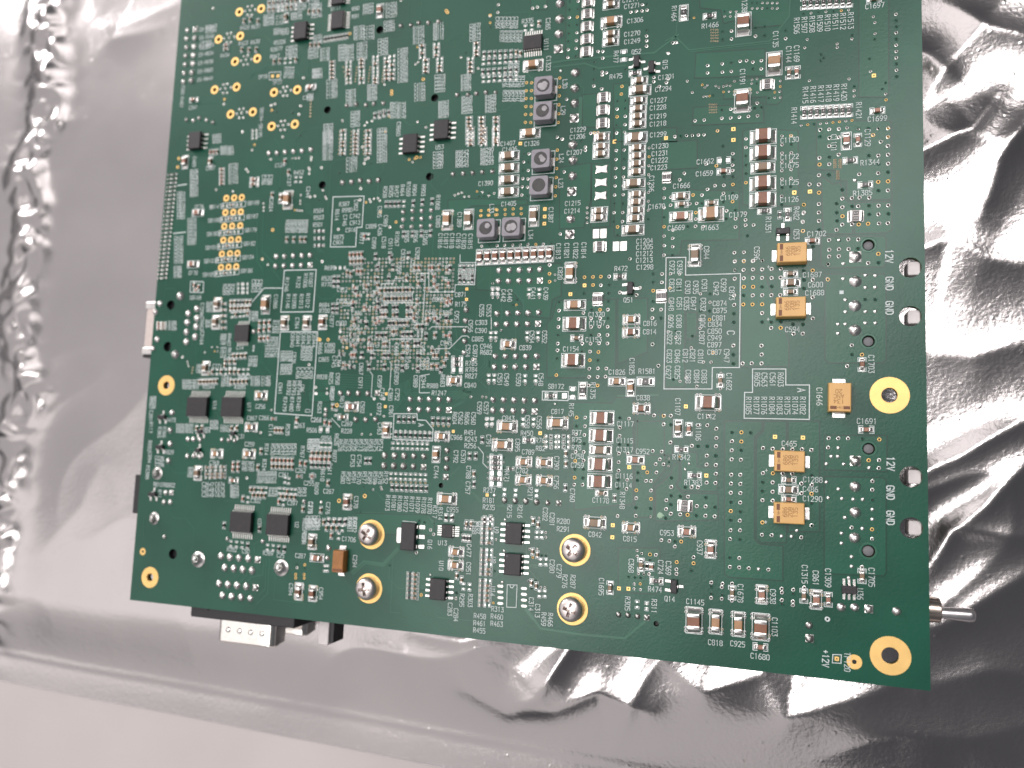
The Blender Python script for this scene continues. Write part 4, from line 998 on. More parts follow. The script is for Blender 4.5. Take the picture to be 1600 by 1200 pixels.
vv_((505,315),(585,315),(505,385),(583,385),(503,457),(580,457),(500,530),(580,530),(500,605),(577,605),(437,668),(530,885),(593,885),(255,150),(330,150),(250,270),(327,270),(248,378),(327,378),(250,447),(250,518),(610,805),(278,1030),(335,1045),(385,1015),(155,915),(105,737),(300,680),(428,767),(475,1085),(237,630),(300,628), r=.36)

T(1200, 400)
joints([(728,212),(725,415),(725,618)], 105); peg_hole(838,710,104); gold_ring(1013,1160,3.75,1.5,True,'gold_mounting_ring')
dots((627,190),(812,160),(895,163),(812,262),(893,260),(645,365),(645,465),(812,463),(893,462),(583,568),(645,567),(812,558),(895,558),(583,645)); c_ = q(613,303); TINY.cbox(c_[0]-.42,c_[0]+.42,c_[1]-.38,c_[1]+.38,0,.1,'silk',c=.05,ct=.03)
vv_((810,363),(893,363),(497,193),(700,745),(698,822),(783,822),(660,918), r=.42)
txt('GND',1012,230,'v',1.35,.2); txt('GND',1012,433,'v',1.35,.2); cap('0603',783,905,'v','b'); txt('C1703',860,900,'v')
tantalum(590,1186,'v',text=('134','ANC','20'))

# ---- lower left
T(200, 600)
def ssop(x, y): return chip('shrink_chip', x, y, 6.2, 5.0, 10, 'tb', plen=1.25, pw=.25, pitch=.62, hh=1.5, z=1.5)
ssop(568,188); ssop(858,190); txt('U16',725,177,'v'); txt('U17',1010,192,'v')
cap('0805',1110,95,'h','o*'); txt('C256',1105,187); txt('C867',1035,285); cap('0805',1028,360,'h','o*'); txt('C266',1135,282); sm(1215,290,'h','p'); txt('C31',945,437)
cap('0805',742,580,'h','o*'); cap('0805',1010,582,'h','o*'); txt('C259',1015,502); txt('C368',720,657); cap('0805',585,742,'v','g*')
sot(272,275,'tb',bw=.9,bl=2.2); sot(255,525,'tb',bw=.9,bl=2.2); sot(195,918,'tb',bw=.9,bl=2.2); sot(590,395,'tb',bw=.8,bl=1.2); sot(868,412,'tb',bw=.8,bl=1.2); sot(575,552,'tb',bw=.8,bl=1.2)
joints([(368,240),(352,385),(350,500),(338,640)], 52); joints([(500,460),(545,460),(600,462),(785,465),(840,468),(890,472),(495,602),(548,600),(597,605)], 40)
joints([(315,905),(300,985),(352,985)], 44); joint(362,905,44,'s'); joint(245,745,98,'d'); joint(220,1115,90,'d')
for b in [(180,100,235,210,2,'v'),(175,215,210,410,1,'v'),(165,470,200,660,1,'v'),(325,280,395,320,1,'h'),(245,355,325,450,2,'v'),(310,545,380,590,1,'h'),(220,600,310,690,3,'h'),(145,680,185,790,1,'v'),(300,820,390,865,1,'h'),(215,815,290,860,1,'h'),(250,890,280,940,1,'v'),(400,330,550,410,4,'h'),(620,360,690,410,2,'h'),(670,300,770,380,3,'h'),(770,340,850,400,3,'h'),(500,680,545,790,2,'v'),(620,815,715,945,3,'h'),(722,815,815,945,3,'h'),(950,640,1055,730,2,'h'),(1120,620,1155,730,1,'v'),(1130,490,1180,600,1,'v'),(1190,490,1405,600,6,'v'),(1435,510,1475,620,1,'v'),(1075,730,1240,825,6,'v'),(845,840,935,950,4,'h'),(1170,860,1250,940,3,'v'),(1410,860,1490,940,2,'v'),(1170,340,1210,430,1,'v'),(1310,335,1355,430,1,'v'),(1500,440,1600,560,4,'v'),(1440,10,1470,60,1,'v')]: tblk(*b)
for r_ in range(4): arr(665,695+28*r_,795,690+28*r_,4,'h','ce')
arr(575,370,620,365,2,'v','c'); arr(865,370,910,365,2,'v','c'); arr(880,670,920,668,2,'v','p'); arr(878,710,920,708,2,'v','p'); cap('0603',882,803,'h','p'); sm(1085,695,'v','c'); sm(1110,560,'v','c')
arr(1205,635,1370,640,6,'v','p'); arr(1205,685,1370,690,6,'v','c'); arr(1025,880,1150,885,5,'v','ce'); arr(1045,925,1140,928,4,'v','c'); arr(1265,890,1395,900,5,'v','ce'); arr(1280,935,1390,942,4,'v','c'); sm(960,955,'v','p'); sm(1000,965,'v','e'); sm(1260,980,'v','p'); sm(1295,988,'v','e'); arr(1230,385,1285,388,3,'v','c'); sm(1410,300,'v','p'); sm(1400,340,'v','e'); sm(1440,660,'v','p'); sm(1480,665,'v','p'); arr(1525,620,1595,625,3,'v','p'); sm(1430,770,'h','p'); sm(1540,765,'h','p'); sm(1310,800,'v','e'); sm(1340,808,'v','e')
for s, x, y, o in [('C302',1065,972,'h'),('C397',1372,992,'h'),('C262',1440,722,'h'),('C261',1300,757,'h'),('C255',1510,827,'h'),('C275',1525,1030,'v'),('C268',1570,300,'h'),('C263',1430,345,'h')]: txt(s, x, y, o)
joint(1468,980,40); sm(1460,1040,'v','c'); vv_((990,783),(1330,820),(1105,405),(800,660),(1470,75),(1380,185),(1345,230),(1570,80)); tblk(1480,1100,1600,1200,4,'v')

T(480, 600)
cap('0805',372,190,'h','p*'); txt('C502',462,195,'v'); joints([(275,78),(345,78),(425,78),(505,80),(585,75)], 48, 'd', (4,)); joints([(405,295),(487,298),(570,295)], 48, 'd'); gsq((660,82),(652,188), r=.36)
for s, x, y, o in [('R629',208,70,'v'),('R612',290,150,'v'),('R263',105,195,'v'),('C264',75,297,'h'),('C269',332,332,'h'),('R228',330,392,'h'),('SB56',160,452,'h'),('R628',245,462,'v'),('C763',605,372,'v'),('C754',435,640,'v'),('C753',380,640,'v'),('C966',1245,445,'h'),('C744',1075,735,'v'),('R604',1230,285,'v'),('C562',1280,285,'v'),('R606',1332,287,'v'),('C560',1387,287,'v'),('C559',1437,200,'v'),('C557',1492,200,'v'),('R451',1360,405,'h'),('R243',1365,460,'h'),('R256',1360,515,'h'),('C791',1512,475,'v'),('C792',1240,605,'v'),('C570',1302,605,'v'),('C788',1345,735,'v'),('C757',1340,865,'v'),('C955',1212,1047,'h'),('R237',1520,885,'h'),('R181',1515,970,'h'),('R235',1515,1027,'h'),('C378',408,985,'v'),('C267',180,895,'h'),('C276',175,1035,'v'),('R317',1065,1065,'v'),('R314',1110,1080,'v'),('C972',600,210,'v'),('C961',700,230,'v'),('R506',40,385,'h'),('R610',130,760,'v'),('R611',190,710,'v'),('R607',230,600,'v'),('R609',80,870,'v'),('C278',25,1030,'v')]: txt(s, x, y, o)
for i, s in enumerate(['R662','R622','R595','R596','R573','R578','R583','R575','R574']): txt(s if i else 'R628', 278+42*i, 510, 'v')
for i, s in enumerate(['R580','R587','R591','R570','R577','R589','R598','R578','R152']): txt(s, 300+44.5*i, 780+3*(i%2), 'v')
for i, s in enumerate(['R1073','R1081','R1080','R1072','R1071','R1079','R1078','R1070']): txt(s, 672+50*i, 990+3.5*i, 'v')
line((103,487),(207,490),(203,530),(100,528), closed=True); arr(120,508,190,510,3,'v','e'); line((205,285),(275,360))
cap('0805',662,385,'v','o*'); line((725,248),(915,248),(920,300),(990,302),(1050,375),(1045,475),(715,462), closed=True, w=.2); txt('A',950,342,'v',1.3,.17)
arr(765,295,890,297,4,'v','r'); arr(740,422,1025,432,8,'v','r'); arr(715,515,1000,522,8,'v','e'); arr(698,768,985,778,8,'v','e'); arr(710,862,992,872,8,'v','r'); arr(1048,305,1180,310,4,'v','r')
vr(735,390,1020,400,8,.3,'tin'); vr(745,470,1000,478,7,.28,'tin'); vr(700,820,985,825,8,.28,'gold'); vr(1050,348,1180,352,4,.3,'gold')
joints([(645,597),(727,599),(808,600),(888,601),(972,605)], 54, 'd'); joints([(640,682),(722,684),(803,686),(885,688),(970,692)], 54, 'd', (4,))
joints([(858,126),(938,127),(1018,127),(1100,128),(1182,130)], 52); joints([(852,213),(933,214),(1013,215),(1097,216),(1180,217)], 52, 'o', (4,))
arr(490,640,525,640,2,'v','r'); cap('0805',1125,437,'h','o*'); gsq((1218,395),(1500,925), r=.36); dots((1560,928),(115,985)); cap('0805',1077,587,'v','o'); joints([(1165,555),(1163,625),(1160,700),(1155,775)], 48, 'd', (3,))
empty('0402',1500,310,'v'); empty('0402',1542,310,'v'); sm(1460,465,'v','r'); sm(1355,600,'v','r'); sm(1405,600,'v','r'); sm(1390,750,'v','c'); sm(1390,835,'v','r'); line((1425,525),(1470,580),(1465,660),(1500,695))
cap('1206',1165,957,'h','o*'); cap('0805',335,982,'v','b*'); vv_((265,973),(480,935), r=.55, kind='gold'); vv_((248,178),r=.55,kind='gold'); sm(45,770,'v','p'); sm(175,825,'v','c'); sm(115,1050,'v','c')
arr(45,575,190,578,5,'v','c'); arr(40,625,185,628,5,'v','p'); arr(40,675,180,678,5,'v','r'); tblk(0,430,95,600,3,'v'); cap('0603',300,275,'h','g'); arr(150,320,190,330,2,'v','p'); empty('0603',142,380,'h'); joint(155,215,40); joint(152,258,40); sm(240,240,'v','e'); sm(215,190,'v','c'); arr(1160,1115,1210,1112,2,'v','r'); arr(1330,1165,1370,1165,2,'v','c'); arr(1480,1130,1530,1125,2,'v','r')
vv_((530,255),(455,420),(530,420),(1365,108),(1460,108),(1490,110),(470,855),(550,880),(620,880),(165,40),(165,80),(70,75),(615,860),(640,270),(560,830), r=.3)
txt('C381',1425,1170); tblk(0,1110,115,1200,3,'v'); tblk(335,1110,420,1200,2,'v'); arr(140,1150,320,1145,5,'v','rc')

T(740, 600)
joints([(162,130),(250,132),(337,134),(423,136),(510,138)], 52); joints([(160,220),(243,222),(330,224),(418,226),(508,230)], 52, 'o', (4,))
for s, x, y, o in [('C838',1413,115,'h'),('C817',700,230,'h'),('C843',290,285,'h'),('C895',367,510,'v'),('R450',445,410,'h'),('C558',448,315,'v'),('C556',547,320,'v'),('R77',860,405,'h'),('R75',860,465,'h'),('R78',858,530,'h'),('R76',555,470,'h'),('R82',558,537,'h'),('C789',455,567,'h'),('C782',405,722,'h'),('C790',693,657,'v'),('C756',690,820,'v'),('C758',865,602,'h'),('C759',865,677,'h'),('C760',824,927,'v'),('R471',277,765,'v'),('R215',300,1060,'v'),('R216',387,1062,'v'),('R217',472,912,'v'),('C1117',1265,332,'h'),('C1115',1260,472,'h'),('C1317',1260,547,'h'),('C1116',1255,767,'h'),('C1114',1250,842,'h'),('C952',1410,562,'h'),('C1178',1060,970,'h'),('R1348',1240,970,'v'),('C282',598,1085,'v'),('C281',655,1128,'v'),('R145',815,215,'v')]: txt(s, x, y, o)
cap('0805',1400,205,'h','b*'); cap('1206',700,325,'h','o*'); cap('1206',280,355,'h','o*'); cap('1206',240,508,'h','o*'); res('0603',460,468); gsq((555,410),(1297,693),(1417,697))
for x, y in [(110,315),(152,315),(413,315),(500,315)]: empty('0402',x,y,'v'); vv_((x,y+42), r=.3, kind='tin')
for x in (645,750):
    for y in (437,482,525): sm(x-18,y,'h','e'); sm(x+20,y,'h','e')
for p in [(420,650),(590,655),(415,800),(590,805)]: cap('0805',p[0],p[1],'h','o*')
sm(770,580,'v','c'); sm(770,665,'v','c'); sm(765,865,'v','r'); line((135,595),(240,597),(237,852),(132,850), closed=True)
for y in (612,655,698,790): res('0603',186,y)
empty('0603',185,745); empty('0603',182,832); sm(310,705,'h','r')
for p in [(258,900),(350,905),(525,910)]: empty('0402',p[0],p[1],'v')
joints([(258,970),(347,975),(435,978),(525,985),(617,990),(708,992)], 50, 'd', (5,))
cap('1210',1070,285,'h','b'); cap('1210',1063,430,'h','b'); cap('1206',1058,550,'h','g'); cap('1210',1055,668,'h','b'); cap('1210',1050,812,'h','b')
cap('0805',1350,632,'h','p'); cap('0603',1068,910,'h','g'); sm(1175,950,'v','r')
vv_((860,280),(930,280),(858,352),(928,352),(855,420),(925,425),(852,495),(922,497),(850,565),(918,567),(848,640),(917,640),(845,708),(915,710),(842,780),(912,783),(840,840),(908,840),(1220,283),(1295,290),(1220,362),(1217,433),(1215,505),(1288,508),(1213,580),(1285,580),(1210,652),(1207,722),(1280,800),(1205,797),(1203,870),(1275,875),(1505,262),(1585,265),(1583,338),(1495,560),(1568,563),(1552,630),(1517,668),(1583,670),(1447,738),(1525,738),(1370,738),(1365,803),(1438,808),(1478,808),(1357,885),(1480,887),(1355,952),(1478,958),(1353,1030),(1475,1037),(1352,1100),(1473,1107),(1200,1100), r=.42)
for y in (440,485,515): vv_((692,y),(798,y),(590,y), r=.28, kind='gold')
for y in (610,655,700,745,790): vv_((250,y),(120,y-2), r=.24)
dots((680,167), r=.3); c_ = q(1555,1095); TINY.lathe([(.7,.04),(.5,.12),(.001,.14)],7,'fleck',c_[0],c_[1],cap1=False,wob=.35)

# ---- lower right
T(1000, 600)
cap('1210',568,155,'h','b*'); txt('C1142',555,270); gsq((383,187),(553,763),(1125,440),(1358,447)); txt('C1107',315,190,'v'); cap('0805',318,370,'v','g'); cap('0603',408,375,'v','p'); txt('C1106',487,400,'v'); txt('R1342',345,610); res('0603',345,545); txt('R1383',443,823); res('0603',455,762); shunt(375,1015,'h',1.05)
for i, s in enumerate(['R1085','R1077','R1076','R1084','R1083','R1075','R1074','R1082']): txt(s, 905+64.5*i, 180, 'v')
tantalum(1243,645); tantalum(1240,1073); txt('C465',1243,497); txt('+',1053,720); txt('+',1048,1150); cap('0603',1240,800); cap('0805',1237,880); cap('0603',1240,960,'h','p'); txt('C1288',1440,797); txt('C486',1420,877); txt('C1290',1437,957)
vv_((767,403),(845,403),(922,407),(767,478),(845,480),(765,552),(843,553),(765,628),(842,632),(760,755),(838,758),(758,830),(838,833),(757,907),(837,910),(757,985),(835,988),(757,1060),(837,1065),(755,1135),(833,1140),(1025,535),(1107,540),(1190,543),(1270,545),(1350,545),(1430,550),(1025,742),(1107,745),(1190,745),(1270,747),(1430,760),(1022,818),(1105,820),(1345,830),(1433,840),(1020,893),(1105,898),(1345,910),(1430,915),(1020,970),(1105,973),(1430,993),(1020,1153),(1430,1180),(200,265),(258,265),(118,262),(198,337),(258,338),(485,345),(562,345),(638,373),(637,450),(567,270),(253,487),(433,517),(485,518),(560,520),(633,520),(557,597),(632,598),(555,672),(632,675),(632,750),(555,822),(630,825),(378,860),(430,860),(483,862),(263,783),(262,858),(260,932),(337,937),(400,938),(550,947),(220,968),(258,1005),(475,1018),(548,1022),(625,1027),(218,1043),(258,1082),(335,1087),(397,1090),(470,1095),(547,1098),(623,1103),(215,1118), r=.44)
vv_((243,622),(240,652),(240,683),(330,580),(330,605),(330,632), r=.24); dots((377,712),(410,665), r=.3)

T(1200, 600)
txt('C1646',428,105,'v'); txt('C1691',823,310); cap('0603',818,380,'h','p'); peg_hole(840,540,104); joint(728,642,100,'s'); txt('12V',1022,665,'v',1.35,.2); txt('GND',1020,905,'v',1.35,.2); txt('GND',1020,1115,'v',1.35,.2)
joints([(727,855),(727,1070)], 98)
vv_((505,452),(588,453),(668,455),(785,458),(928,462),(502,530),(840,635),(925,637),(925,700),(870,810),(870,883),(870,965), r=.42)
dots((587,532),(527,603),(582,603),(487,665),(632,667),(843,698),(487,817),(503,948),(710,960),(790,962),(870,1045),(640,1112),(870,1127),(587,875),(617,955))

T(180, 800)
ssop(1040,85); ssop(1345,108); txt('U3',1205,80,'v'); txt('U2',1515,107,'v')
joint(325,60,88,'d'); joint(410,207,36); gold_ring(230,330,.95,.35,False,'gold_dot_pad'); gold_ring(290,545,2.75,1.05,True,'gold_mounting_ring'); joint(693,395,125); joint(1385,465,130)
for a in ([(882,368),(957,377),(1033,382),(1110,387),(1188,397)],[(912,465),(988,472),(1063,480),(1140,488)],[(865,598),(940,605),(1015,612),(1092,620),(1170,630)],[(893,697),(970,707),(1048,713),(1125,722)]): joints(a, 58, 'o', (4,) if len(a) == 5 else ())
for s, x, y, o in [('R382',975,312,'h'),('C50',1090,327,'h'),('R389',1275,342,'h'),('C25',1380,362,'h'),('C287',1545,365,'h'),('C394',1465,645,'v')]: txt(s, x, y, o)
arr(965,265,1105,280,4,'v','er'); arr(1270,295,1410,310,4,'v','er'); cap('0805',1530,655,'v','g*'); joint(935,225,40); joint(1230,245,40); vr(1515,435,1515,465,2); vr(1580,440,1580,470,2); vr(1505,520,1505,550,2,kind='gold'); vr(1575,520,1575,550,2,kind='gold'); sm(910,110,'v','d'); sm(1205,140,'v','d'); tblk(1560,50,1600,260,1,'v')

T(200, 400); gold_ring(320,1078,2.75,1.05,True,'gold_mounting_ring')

def screw(x, y, x2, y2):
    """steel pan-head screw in its gold washer pad"""
    c = q(x, y)
    put('screw_pad', _screw[1], board, (c[0], c[1], 0))
    put('pan_head_screw', _screw[0], board, (c[0]-.12, c[1]+.1, .05), random.uniform(.1, 1.4))
def make_screw():
    mb = MB(); R_ = 2.72
    prof = [(R_, 0), (R_, 1.15), (R_*.985, 1.42), (R_*.94, 1.75), (R_*.85, 2.05), (R_*.70, 2.28), (R_*.5, 2.44), (R_*.25, 2.51), (.02, 2.53)]
    mb.lathe(prof, 40, 'steel', cap0=True)
    a = put('screw_blank', mb.mesh('pan_head_screw', True))
    cu = MB(); w0, w1 = .28, .44
    L0, L1 = .85, 1.85
    z0, z1 = 1.0, 3.0
    pts = [(1, .35), (.35, .35), (.35, 1), (-.35, 1), (-.35, .35), (-1, .35), (-1, -.35), (-.35, -.35), (-.35, -1), (.35, -1), (.35, -.35), (1, -.35)]
    def ring(L, w, z): return [((math.copysign(L, x) if abs(x) == 1 else math.copysign(w, x)), (math.copysign(L, y) if abs(y) == 1 else math.copysign(w, y)), z) for x, y in pts]
    cu.loops([ring(L0, w0, z0), ring(L1, w1, z1)], 'dull')
    b = put('screw_cutter', cu.mesh('cross_cutter'))
    bm = a.modifiers.new('cut', 'BOOLEAN'); bm.object = b; bm.operation = 'DIFFERENCE'; bm.solver = 'EXACT'
    for o_ in (a, b): o_.scale = (1, 1, 1)
    dg = bpy.context.evaluated_depsgraph_get()
    me = bpy.data.meshes.new_from_object(a.evaluated_get(dg)); me.name = 'pan_head_screw'
    bpy.data.objects.remove(a); bpy.data.objects.remove(b)
    g = MB(); g.lathe([(3.55, 0), (3.5, .05), (2.2, .05)], 40, 'gold', cap1=False)
    return me, g.mesh('screw_pad')
_screw = make_screw()

T(460, 800)
screw(642,187,0,0); screw(622,637,0,0)
o_ = chip('power_transistor', 943,205,3.5,6.3,3,'lr',z=1.6,plen=1.4,pw=.75,pitch=2.3,hh=1.65,only=(0,3)); t_ = MB(); t_.cbox(-3.5,-1.6,-1.55,1.55,.05,.28,'tin',c=.1,ct=.06); t_.cbox(-3.4,-2.3,-1.8,1.8,0,.09,'tin',c=.1,ct=.03); t_.build('tab', o_)
line((905,75),(1015,85),(1012,120)); txt('Q16',1130,270,'v')
chip('mini_chip', 1270,160,2.7,2.9,5,'lr',z=1.0,plen=.85,pw=.24,pitch=.5,hh=1.0); txt('U13',1235,257)
tantalum(400,405,'v',L=5.2,W=3.0,Hh=2.3,dark=True)['label'] = 'dark orange capacitor beside the screws'; txt('C294',505,410,'v'); cap('0805',150,247,'v','g*'); txt('C291',80,225,'v'); cap('0805',190,382,'h','p'); txt('C1706',455,227)
for b in [(95,45,220,160,3,'v'),(440,45,525,165,2,'v')]: tblk(*b)
arr(285,75,420,85,4,'v','r'); arr(270,130,400,135,4,'v','ce'); sm(310,195,'v','p'); sm(370,200,'v','e'); joint(285,300,48); joint(275,385,44); sm(275,470,'v','e'); sm(255,470,'v','e')
so8(1190,645); txt('U10',1225,447,'v'); arr(968,515,960,710,6,'h','r'); arr(1012,520,1004,715,6,'h','c'); vr(945,515,940,715,6,.25,'gold')
txt('C477',1455,320,'v'); txt('C951',1452,472,'v'); cap('0805',1350,332,'h','o*'); cap('0805',1345,442,'h','o*'); txt('R295',1397,735,'v'); txt('R303',1467,737,'v'); txt('C283',1298,810,'v'); txt('C284',1347,857,'v'); txt('C288',1502,130,'v')
cap('0805',40,668,'v','b*'); cap('0805',155,678,'v','b*'); txt('C954',222,680,'v'); arr(1430,115,1470,120,2,'v','r'); arr(1410,215,1460,220,3,'v','r'); sm(1355,530,'v','c'); sm(1395,565,'v','c'); sm(1410,620,'v','e'); sm(1460,625,'v','e'); arr(1265,45,1310,50,2,'v','r'); txt('C289',1545,130,'v')
vv_((1043,75),(1085,85),(1135,150),(1160,185),(1018,340),(1135,525),(1058,690),(1350,675),(1348,720)); dots((1135,525),r=.3)

T(720, 800)
so8(437,180); so8(428,438); line((388,605),(470,608),(462,795),(383,792), closed=True); line((412,610),(415,628),(432,632),(445,612))
for i in range(4):
    for x, y in ((330,618+48*i),(527,637+49*i)):
        c_ = q(x, y); TINY.cbox(c_[0]-.75,c_[0]+.75,c_[1]-.32,c_[1]+.32,0,.09,'dull',c=.25,ct=.04)
for s, x, y, o in [('U9',297,150,'v'),('U8',272,400,'v'),('U14',267,660,'v'),('R280',855,77,'h'),('R291',855,142,'h'),('C842',1120,187,'h'),('C815',1410,224,'h'),('C280',762,452,'v'),('C279',820,492,'v'),('R276',867,577,'v'),('R287',935,580,'v'),('R313',307,810,'h'),('R460',302,872,'h'),('R463',300,932,'h'),('R458',160,867,'h'),('R461',157,927,'h'),('R455',155,987,'h'),('C314',587,767,'v'),('C313',640,822,'v'),('R459',692,892,'v'),('R466',747,897,'v'),('C368',1420,447,'v'),('C1695',1172,622,'v'),('R305',1390,762,'v')]: txt(s, x, y, o)
for x0, y0, y1 in ((208,60,255),(200,318,515),(190,572,775)):
    arr(x0-5,y0,x0-13,y1,6,'h','r'); arr(x0+38,y0,x0+30,y1,6,'h','ce'); vr(x0-28,y0,x0-38,y1,6,.26,'gold')
for p in [(605,75),(645,105),(600,330),(640,355),(590,590),(630,615)]: sm(p[0],p[1],'v','c')
for p in [(635,190),(675,190),(665,415),(710,415),(655,680),(700,680)]: sm(p[0],p[1],'v','e')
dots((370,65),(362,325),(348,585),r=.32); vv_((293,230),(283,493),(270,757),(590,45),(610,115),(652,52),(708,170),(708,210),(575,310),(635,310),(600,378),(675,362),(710,365),(565,575),(628,572),(590,638),(665,630),(700,632), r=.3)
screw(952,317,0,0); screw(930,808,0,0)
cap('1206',1117,88,'h','g*'); cap('0805',1418,130,'h','o*'); gsq((1267,110),(1263,210),(1318,637),(1397,640)); cap('0603',1245,630,'v','g'); cap('0603',1502,440,'v','g'); sm(1550,450,'v','r'); sm(1580,455,'v','c')
joints([(1315,855),(1393,860),(1473,870),(1550,880)], 52, 'd', (3,)); sm(1470,770,'v','e'); sm(1550,780,'v','e'); vv_((1470,322),(1510,345),(1577,352),(1577,402),(1470,370),(1480,515),(1525,518),(1570,515),(1400,540),(1450,545),(1498,548),(1445,600),(1497,600),(1445,640),(1497,648),(1310,32),(1460,32),(1580,42), r=.33)

T(1000, 820)
cap('0805',390,57,'h','p*'); cap('0805',590,202,'v','p*'); sot(281,515,'lr'); res('0603',137,467); cap('1210',450,795,'v','b*'); cap('1206',632,807,'v','o*'); cap('1206',820,827,'v','o*'); cap('1210',1005,850,'v','b*'); cap('0603',1003,1017,'h','p'); cap('0603',768,565,'v','g'); cap('0805',1015,580,'v','p*'); cap('0603',1365,592,'v','g'); cap('0805',1468,622,'v','p*'); cap('0603',1568,622,'v','p')
for s, x, y, o in [('C953',225,67,'h'),('C937',498,190,'v'),('C724',172,352,'v'),('C369',237,360,'v'),('Q14',248,617,'h'),('R474',125,537,'h'),('R311',118,677,'v'),('C1145',460,642,'h'),('C818',628,982,'h'),('C925',814,992,'h'),('C1103',1122,850,'v'),('C1680',1000,1097,'h'),('C1678',837,570,'v'),('C938',1107,597,'v'),('C1315',1372,412,'v'),('C861',1464,442,'v'),('C1309',1567,442,'v')]: txt(s, x, y, o)
vv_((755,45),(833,47),(753,120),(833,123),(748,275),(827,278),(750,352),(827,357),(907,362),(1070,375),(1018,85),(1098,88),(1343,105),(1430,5),(595,482),(595,515),(687,490),(683,520),(593,577),(593,608),(685,587),(683,617),(1182,533),(1182,565),(1277,542),(1275,575),(1182,628),(1182,660),(1275,638),(1275,668),(447,270),(447,322),(428,382),(308,312),(305,370),(305,410),(292,182),(245,135),(292,138),(343,140),(178,127),(15,238),(85,247),(133,250),(30,408),(78,412),(768,490),(768,632),(1368,522),(1368,655), r=.42)
dots((990,370),(1180,95),(1263,97),(1307,47)); vv_((1563,787), r=.5, kind='silk'); joint(1410,840,55,'d'); joint(1412,945,62,'D')
sm(20,340,'v','c'); sm(60,345,'v','r'); sm(100,350,'v','p'); sm(55,680,'v','e')
T(1240, 800, .25)
cap('0603',427,400,'v','g'); txt('C1705',487,408,'v'); txt('U36',415,512,'v'); chip('six_lead_chip', 350,488,2.7,1.5,3,'tb',z=1.0,plen=.75,pw=.42,pitch=.95,hh=1.05)
joint(382,162,76); peg_hole(468,245,84); joints([(297,595),(382,597),(470,607)], 60, 'o', (2,)); joint(645,622,56); gold_ring(605,898,3.75,1.6,True,'gold_mounting_ring')
txt('TP120',335,937,'v'); txt('+12V',200,915,'v',1.2,.17); line((245,890),(298,892),(296,945),(242,942), closed=True); gsq((270,917)); gold_ring(380,937,1.45,.42,False,'gold_dot_pad'); joint(97,708,50,'d'); joint(100,790,54,'D'); vv_((211,670), r=.5, kind='silk')
dots((322,35),(430,103),(300,133),(300,195),(363,280),(363,340),(493,45),(345,412)); vv_((363,98),(490,108),(490,168),(428,345), r=.4)

# ---------------------------------------------------------------- drilled holes, sheet, copper areas, traces
def drill(x, y, d):
    c = q(x, y); r = (q(x, y-d/2)[1]-q(x, y+d/2)[1])/2
    HOLES.append((c[0], c[1], r))
    mb = MB(); mb.lathe([(r*.98, -1.62), (r*.98, -.02)], 20, 'black', cap1=False)
    mb.lathe([(r*.97, -1.5), (.001, -1.5)], 20, 'black', cap1=False)  # black liner and floor stand in for the shade down the hole
    mb.build('drill_hole_shade', board, loc=(c[0], c[1], 0))
T(480, 0); [drill(*p) for p in ((605,248,62),(1062,815,62),(168,915,60))]
T(480, 200); [drill(*p) for p in ((1020,405,66),(125,475,64))]
T(200, 400); [drill(*p) for p in ((355,410,80),(330,755,80))]
T(180, 800); drill(480,350,84)
T(480, 600); drill(1115,845,44)
T(1000, 820); drill(135,825,46)
PEGS = []
for i, (px, py) in enumerate(((1422.5, 418), (1422.5, 494), (1423.5, 745), (1424, 825))):
    c = G(px, py); HOLES.append((c[0], c[1], 2.1)); PEGS.append(c)

rect = [(xl, yb), (xr, yb), (xr, yt), (xl, yt)]
sheet('board_laminate', [rect] + [circ(*h) for h in HOLES], -1.6, 0.0, 'mask', board, edge='laminate')

def inside(pt, poly):
    r = False; n = len(poly)
    for i in range(n):
        a, b = poly[i], poly[(i+1) % n]
        if (a[1] > pt[1]) != (b[1] > pt[1]) and pt[0] < (b[0]-a[0])*(pt[1]-a[1])/(b[1]-a[1]) + a[0]: r = not r
    return r
def clear(h, poly):
    return all(math.hypot(h[0]-p[0], h[1]-p[1]) > h[2]*1.5 for p in poly) and all(inside((h[0]+h[2]*1.6*math.cos(a), h[1]+h[2]*1.6*math.sin(a)), poly) for a in [k*math.pi/8 for k in range(16)])
_pz = [0]
def pour(*pts):
    poly = [q(*p) for p in pts]
    poly = [(min(max(x, xl+.6), xr-.6), min(max(y, yb+.6), yt-.6)) for x, y in poly]
    hs = [circ(h[0], h[1], h[2]*1.45) for h in HOLES if clear(h, poly)]
    _pz[0] += 1
    TRC.ribbon(poly, .26, .044, 'gap', True)
    sheet('copper_pour', [poly] + hs, 0.002, 0.034 + .001*(_pz[0] % 3), 'pour', board)
T(1200, 200)
pour((440,905),(970,900),(985,925),(980,1130),(965,1158),(470,1165),(440,1140))
pour((405,-60),(1025,-60),(1030,595),(690,605),(655,575),(655,440),(610,440),(560,352),(405,345))
pour((722,624),(1030,612),(1030,850),(985,875),(722,880))
pour((445,400),(540,470),(600,455),(632,590),(700,630),(705,880),(460,885),(450,620))
T(1200, 400); pour((475,150),(965,150),(985,175),(985,860),(955,890),(505,890),(475,860))
T(1200, 600); pour((470,430),(990,430),(990,730),(470,715)); pour((470,770),(962,782),(984,800),(986,1566),(966,1600),(467,1580))
T(1000, 600)
pour((705,310),(1018,310),(1018,380),(953,440),(953,1290),(1000,1335),(1190,1350),(1190,1640),(740,1610),(703,1580))
pour((970,450),(1032,388),(1032,310),(1220,310),(1220,1320),(1010,1320),(970,1285)); pour((1234,310),(1495,310),(1495,1230),(1234,1230))
pour((130,870),(265,745),(265,700),(325,640),(325,790),(302,820),(302,860),(340,900),(362,908),(362,1140),(130,1140)); pour((376,910),(650,914),(650,1130),(376,1140)); pour((340,560),(470,570),(480,690),(640,700),(645,895),(345,885),(315,850),(315,825),(340,795))
